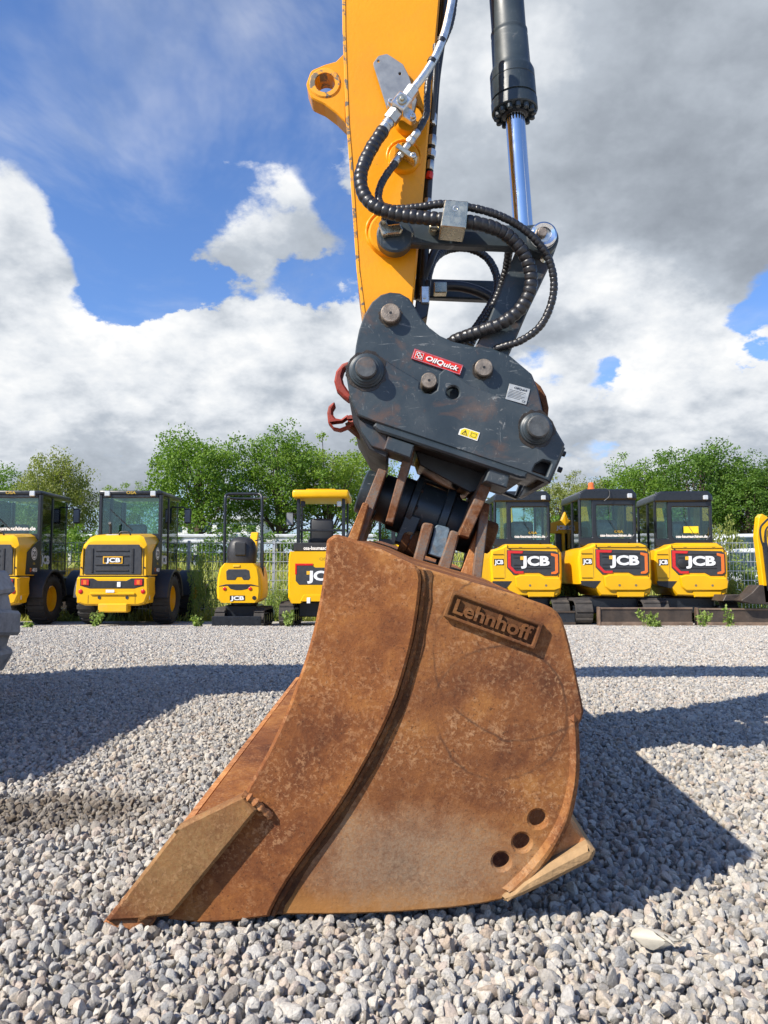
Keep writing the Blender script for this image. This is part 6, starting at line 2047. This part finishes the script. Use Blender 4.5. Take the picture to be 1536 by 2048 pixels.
    # cab
    bp_ = rp('cab_frame', [(-0.62, 1.46), (0.47, 1.46), (0.47, 2.40), (0.40, 2.53), (-0.50, 2.53), (-0.62, 2.42)], 0.50, 0.06, 'black_paint', t, 0.0, b=0.015, r=0.05,
             holes=[round_poly([(-0.29, 1.66), (-0.22, 1.60), (0.34, 1.60), (0.415, 1.68), (0.415, 2.24), (-0.29, 2.24)], 0.02), round_poly([(-0.585, 1.62), (-0.375, 1.62), (-0.375, 2.34), (-0.46, 2.40), (-0.585, 2.36)], 0.02)])
    rp('rear_window', rect(-0.30, 0.425, 1.595, 2.25), 0.53, 0.006, 'glass', bp_, 0.0, b=0.001)
    rp('corner_window', rect(-0.59, -0.37, 1.61, 2.40), 0.53, 0.006, 'glass_dark', bp_, 0.0, b=0.001)
    obj('lettering', MB().text('osa-baumaschinen.de', R0(0.50), (0.07, 1.665), 0.052, t=0.002, bold=0.03, off=0.004, width=0.60), M['white_letter'], bp_)
    obj('dealer_mark', MB().text('OSA', R0(0.50), (0.13, 1.735), 0.045, t=0.002, bold=0.03, off=0.004, width=0.17), M['gold_print'], bp_)
    roof = obj('roof', MB().plate(R0(0.46), round_poly([(-0.64, 2.34), (0.49, 2.34), (0.48, 2.46), (0.40, 2.55), (-0.50, 2.55), (-0.62, 2.48)], 0.04), 1.50, 0, b=0.03), M['black_paint'], t)
    bx('work_lamp', (0.29, 0.40, 2.37), (0.38, 0.46, 2.46), 'lamp_clear', roof, 0.012)
    for x, zt in ((-0.60, 2.40), (0.45, 2.40)):
        for (ya, yb) in ((0.52, 0.58), (1.08, 1.14), (1.86, 1.92)):
            bx('pillar', (x - 0.025, ya, 1.40), (x + 0.025, yb, zt), 'black_paint', bp_, 0.01)
        bx('side_window', (x - 0.003, 0.60, 1.10), (x + 0.003, 1.08, 2.34), 'glass_dark', bp_, 0.0)
        bx('door_window', (x - 0.003, 1.14, 1.10), (x + 0.003, 1.86, 2.34), 'glass', bp_, 0.0)
        bx('door_sill', (x - 0.02, 0.6, 1.0), (x + 0.02, 1.9, 1.42), 'black_paint', bp_, 0.01)
    bx('windscreen', (-0.57, 1.90, 1.2), (0.43, 1.906, 2.36), 'glass', bp_, 0.0)
    st = bx('seat', (-0.28, 0.85, 1.35), (0.22, 1.3, 1.55), 'seat_black', t, 0.06, 2)
    bx('seat_back', (-0.26, 0.74, 1.50), (0.20, 0.92, 1.98), 'seat_wrap', st, 0.08, 3)
    bm_ = [(1.55, 0.7), (1.75, 1.1), (2.5, 2.45), (2.75, 2.6), (2.85, 2.4), (2.1, 1.15), (1.95, 0.7)]
    bo = obj('boom', MB().plate(RS(0.16), round_poly(bm_, 0.08), 0.22, 0, b=0.015), M['machine_yellow'], t)
    dp_ = [(2.62, 2.60), (2.85, 2.62), (3.25, 1.0), (3.15, 0.6), (2.98, 0.65), (2.95, 1.0)]
    obj('dipper', MB().plate(RS(0.14), round_poly(dp_, 0.05), 0.18, 0, b=0.012), M['machine_yellow'], bo)
    return t


def blade_for(o, x0, x1, y, h, mat, lip):
    bl = bx('dozer_blade', (x0, y, 0.0), (x1, y + 0.06, h), mat, o, 0.012)
    bx('blade_edge', (x0 - 0.002, y - 0.016, 0.0), (x1 + 0.002, y - 0.001, h * 0.24), lip, bl, 0.004)
    bx('blade_top', (x0 - 0.004, y - 0.02, h - 0.03), (x1 + 0.004, y + 0.01, h + 0.004), lip, bl, 0.006)
    bx('blade_end', (x0 - 0.03, y - 0.03, 0.0), (x0 + 0.005, y + 0.12, h + 0.01), lip, bl, 0.008)
    for s in (0.3, 0.7):
        xx = x0 + (x1 - x0) * s
        bx('blade_arm', (xx - 0.05, y + 0.05, h * 0.35), (xx + 0.05, 0.5, h * 0.75), 'black_paint', bl, 0.01)
    return bl


ce = cab_excavator()
for ch in ce.children:
    if ch.name.split('.')[0] in ('cab_frame', 'roof', 'seat'):
        ch.location.x += 0.10
cF = place(ce, 1052, 14.5, 0, 'cab excavator left of the beacon one, its lower left side hidden by the bucket')
cG, cH, cE = dup(ce), dup(ce), dup(ce)
place(cG, 1230, 14.2, 0, 'cab excavator with an orange beacon on its black roof')
place(cH, 1382, 14.5, -5, 'cab excavator with a round black filter in its rear panel and long brown blade')
place(cE, 812, 14.6, 0, 'dark cab excavator glimpsed between bucket ears and coupler')
blade_for(cF, -0.55, 0.80, -0.42, 0.26, 'black_paint', 'blade_steel')
blade_for(cG, -0.42, 1.22, -0.42, 0.33, 'blade_steel', 'blade_worn')
blade_for(cH, -0.10, 1.95, -0.62, 0.32, 'blade_steel', 'blade_worn')
bc = obj('beacon', MB().lathe((-0.21, 0.75, 2.56), (0, 0, 1), [(0.0, 0.075), (0.03, 0.075), (0.035, 0.062), (0.13, 0.058), (0.145, 0.04)], 20), M['lamp_orange'], cG)
obj('beacon_base', MB().lathe((-0.21, 0.75, 2.545), (0, 0, 1), [(0.0, 0.10), (0.02, 0.09)], 20), M['black_plastic'], bc)
obj('beacon_cable', MB().tube(spline([(-0.13, 0.72, 2.57), (-0.02, 0.62, 2.575), (0.05, 0.45, 2.52), (0.04, 0.42, 2.40), (-0.05, 0.44, 2.32)], 0.03), 0.008, 6), M['black_plastic'], cG)
obj('air_filter', MB().lathe((-0.165, 0.0, 1.13), (0, -1, 0), [(-0.02, 0.088), (0.012, 0.084), (0.018, 0.07), (0.02, 0.0)], 24, caps=False), M['black_plastic'], cH)
bx('notice', (0.02, 0.488, 1.73), (0.30, 0.494, 1.86), 'sticker_yellow', cH, 0.0)
hd = rp('hood_step', [(-0.30, 1.50), (0.56, 1.47), (0.50, 1.52), (-0.24, 1.52)], 0.1, 0.4, 'machine_yellow', cH, 0.0, b=0.008)

# dipper arm of a further machine entering at the right edge
ra = thing('excavator_dipper', 'yellow dipper arm with black hoses and muddy bucket entering at the right edge', 'excavator arm', tuple(P(1525, 1215, 13.6)))
YR2 = 13.6
ext('dipper', [(1514, 1072), (1518, 1034, 3), (1524, 1027, 3), (1536, 1034, 3), (1552, 1075), (1570, 1150), (1562, 1205), (1530, 1206), (1524, 1150)], YR2, 0.16, 'machine_yellow', ra, b=0.012)
hs = [P(*p) for p in ((1545, 1030, 13.5), (1530, 1044, 13.5), (1521, 1056, 13.5), (1522, 1078, 13.5), (1532, 1110, 13.5), (1540, 1160, 13.5))]
obj('hose', MB().tube(spline(hs, 0.04), 0.018, 8), M['hose_rubber'], ra)
hs = [P(*p) for p in ((1556, 1040, 13.52), (1540, 1050, 13.5), (1531, 1062, 13.5), (1532, 1084, 13.5), (1542, 1116, 13.5))]
obj('hose', MB().tube(spline(hs, 0.04), 0.016, 8), M['hose_rubber'], ra)
ext('cylinder', [(1527, 1085), (1534, 1084), (1546, 1180), (1538, 1182)], 13.48, 0.07, 'black_paint', ra, b=0.01)
ext('digging_bucket', [(1545, 1170, 4), (1518, 1170, 6), (1504, 1186, 6), (1480, 1202, 3), (1505, 1208), (1560, 1210), (1575, 1190)], 13.6, 0.4, 'blade_steel', ra, b=0.01)
obj('arm_mirror', MB().box(P(1512, 1088, 13.7), P(1517, 1070, 13.75), 0.01), M['black_plastic'], ra)

# boom of a machine parked in the row behind, between the first two cab excavators
rb_ = thing('folded_boom', 'yellow folded excavator boom with lettering seen between the first two cab excavators', 'excavator boom', tuple(P(1130, 1100, 15.9)))
ext('boom', [(1098, 1066), (1098, 1046, 4), (1124, 1040, 4), (1131, 1022, 4), (1140, 1014, 4), (1147, 1020, 4), (1141, 1044), (1168, 1056), (1170, 1070)], 15.9, 0.18, 'machine_yellow', rb_, b=0.012)
ext('ram', [(1124, 1066), (1130, 1066), (1131, 1108), (1125, 1108)], 15.85, 0.08, 'machine_yellow', rb_, b=0.01)
ext('foot', [(1112, 1066), (1160, 1068), (1156, 1225), (1116, 1225)], 15.95, 0.16, 'black_paint', rb_, b=0.01)
fr = FY(15.88)
obj('lettering', MB().text('JCB', fr, fr.px(1122, 1055), 0.075, t=0.004, bold=0.045, off=0.006, width=0.20), M['white_letter'], rb_)

# support beam lying behind the long blade
tb = ext('steel_beam', [(1452, 1190), (1545, 1190), (1545, 1200), (1446, 1202)], 13.9, 0.5, 'blade_steel', None, b=0.01)
tag(tb, 'flat dark steel beam lying behind the long brown blade', 'steel beam')

# ------------------------------------------------------------------ weeds growing out of the gravel
def weed(px, base, Y, h, n, label, seed, mat='weed_leaf', yellow=False):
    rng = np.random.default_rng(seed)
    o = P(px, base, Y)
    z0 = gz(Y)
    mb = MB()
    leaves = []
    for k in range(n):
        a = rng.uniform(0, 6.283)
        hh = h * rng.uniform(0.4, 1.0)
        r = hh * rng.uniform(0.15, 0.55)
        p0 = Vector((o.x + rng.normal(0, 0.03), Y + rng.normal(0, 0.03), z0 - 0.01))
        p2 = p0 + Vector((math.cos(a) * r, math.sin(a) * r, hh))
        p1 = p0.lerp(p2, 0.5) + Vector((0, 0, hh * 0.12))
        mb.tube([p0, p1, p2], [0.004, 0.003, 0.0015], 4, caps=False)
        for j in range(7):
            t = rng.uniform(0.25, 1.0)
            leaves.append(p0 * (1 - t) ** 2 + p1 * 2 * t * (1 - t) + p2 * t * t)
    lv = leaf_cloud(rng, np.array([tuple(q) for q in leaves]), np.full(len(leaves), 0.03), 3, 0.055)
    t = thing('weed', label, 'weed', (o.x, Y, z0), 'weeds in the gravel')
    obj('stem', mb, M['weed_leaf'], t)
    me = quads_mesh('foliage', lv)
    me.transform(Matrix.Translation(-Vector((o.x, Y, z0))))
    obj('foliage', me, M[mat], t, smooth=0)
    return t


weed(193, 1258, 12.9, 0.28, 10, 'weed clump in front of the whole wheel loader', 1)
weed(60, 1262, 12.7, 0.10, 9, 'low weeds in front of the cut-off loader wheel', 2)
weed(578, 1250, 12.9, 0.32, 12, 'weed growing beside the canopy excavator track', 3)
weed(1292, 1252, 12.9, 0.36, 7, 'tall thin weed in front of the beacon excavator blade', 4)
weed(1312, 1254, 12.8, 0.12, 12, 'low bright weed at the foot of the beacon excavator blade', 5)
weed(1404, 1250, 12.9, 0.30, 8, 'pale weed in front of the left half of the long brown blade', 6)
weed(1460, 1248, 12.9, 0.36, 5, 'thin weed in front of the right half of the long brown blade', 7)
weed(395, 1246, 13.0, 0.22, 14, 'weed tuft left of the micro excavator blade', 8)

done_bases()
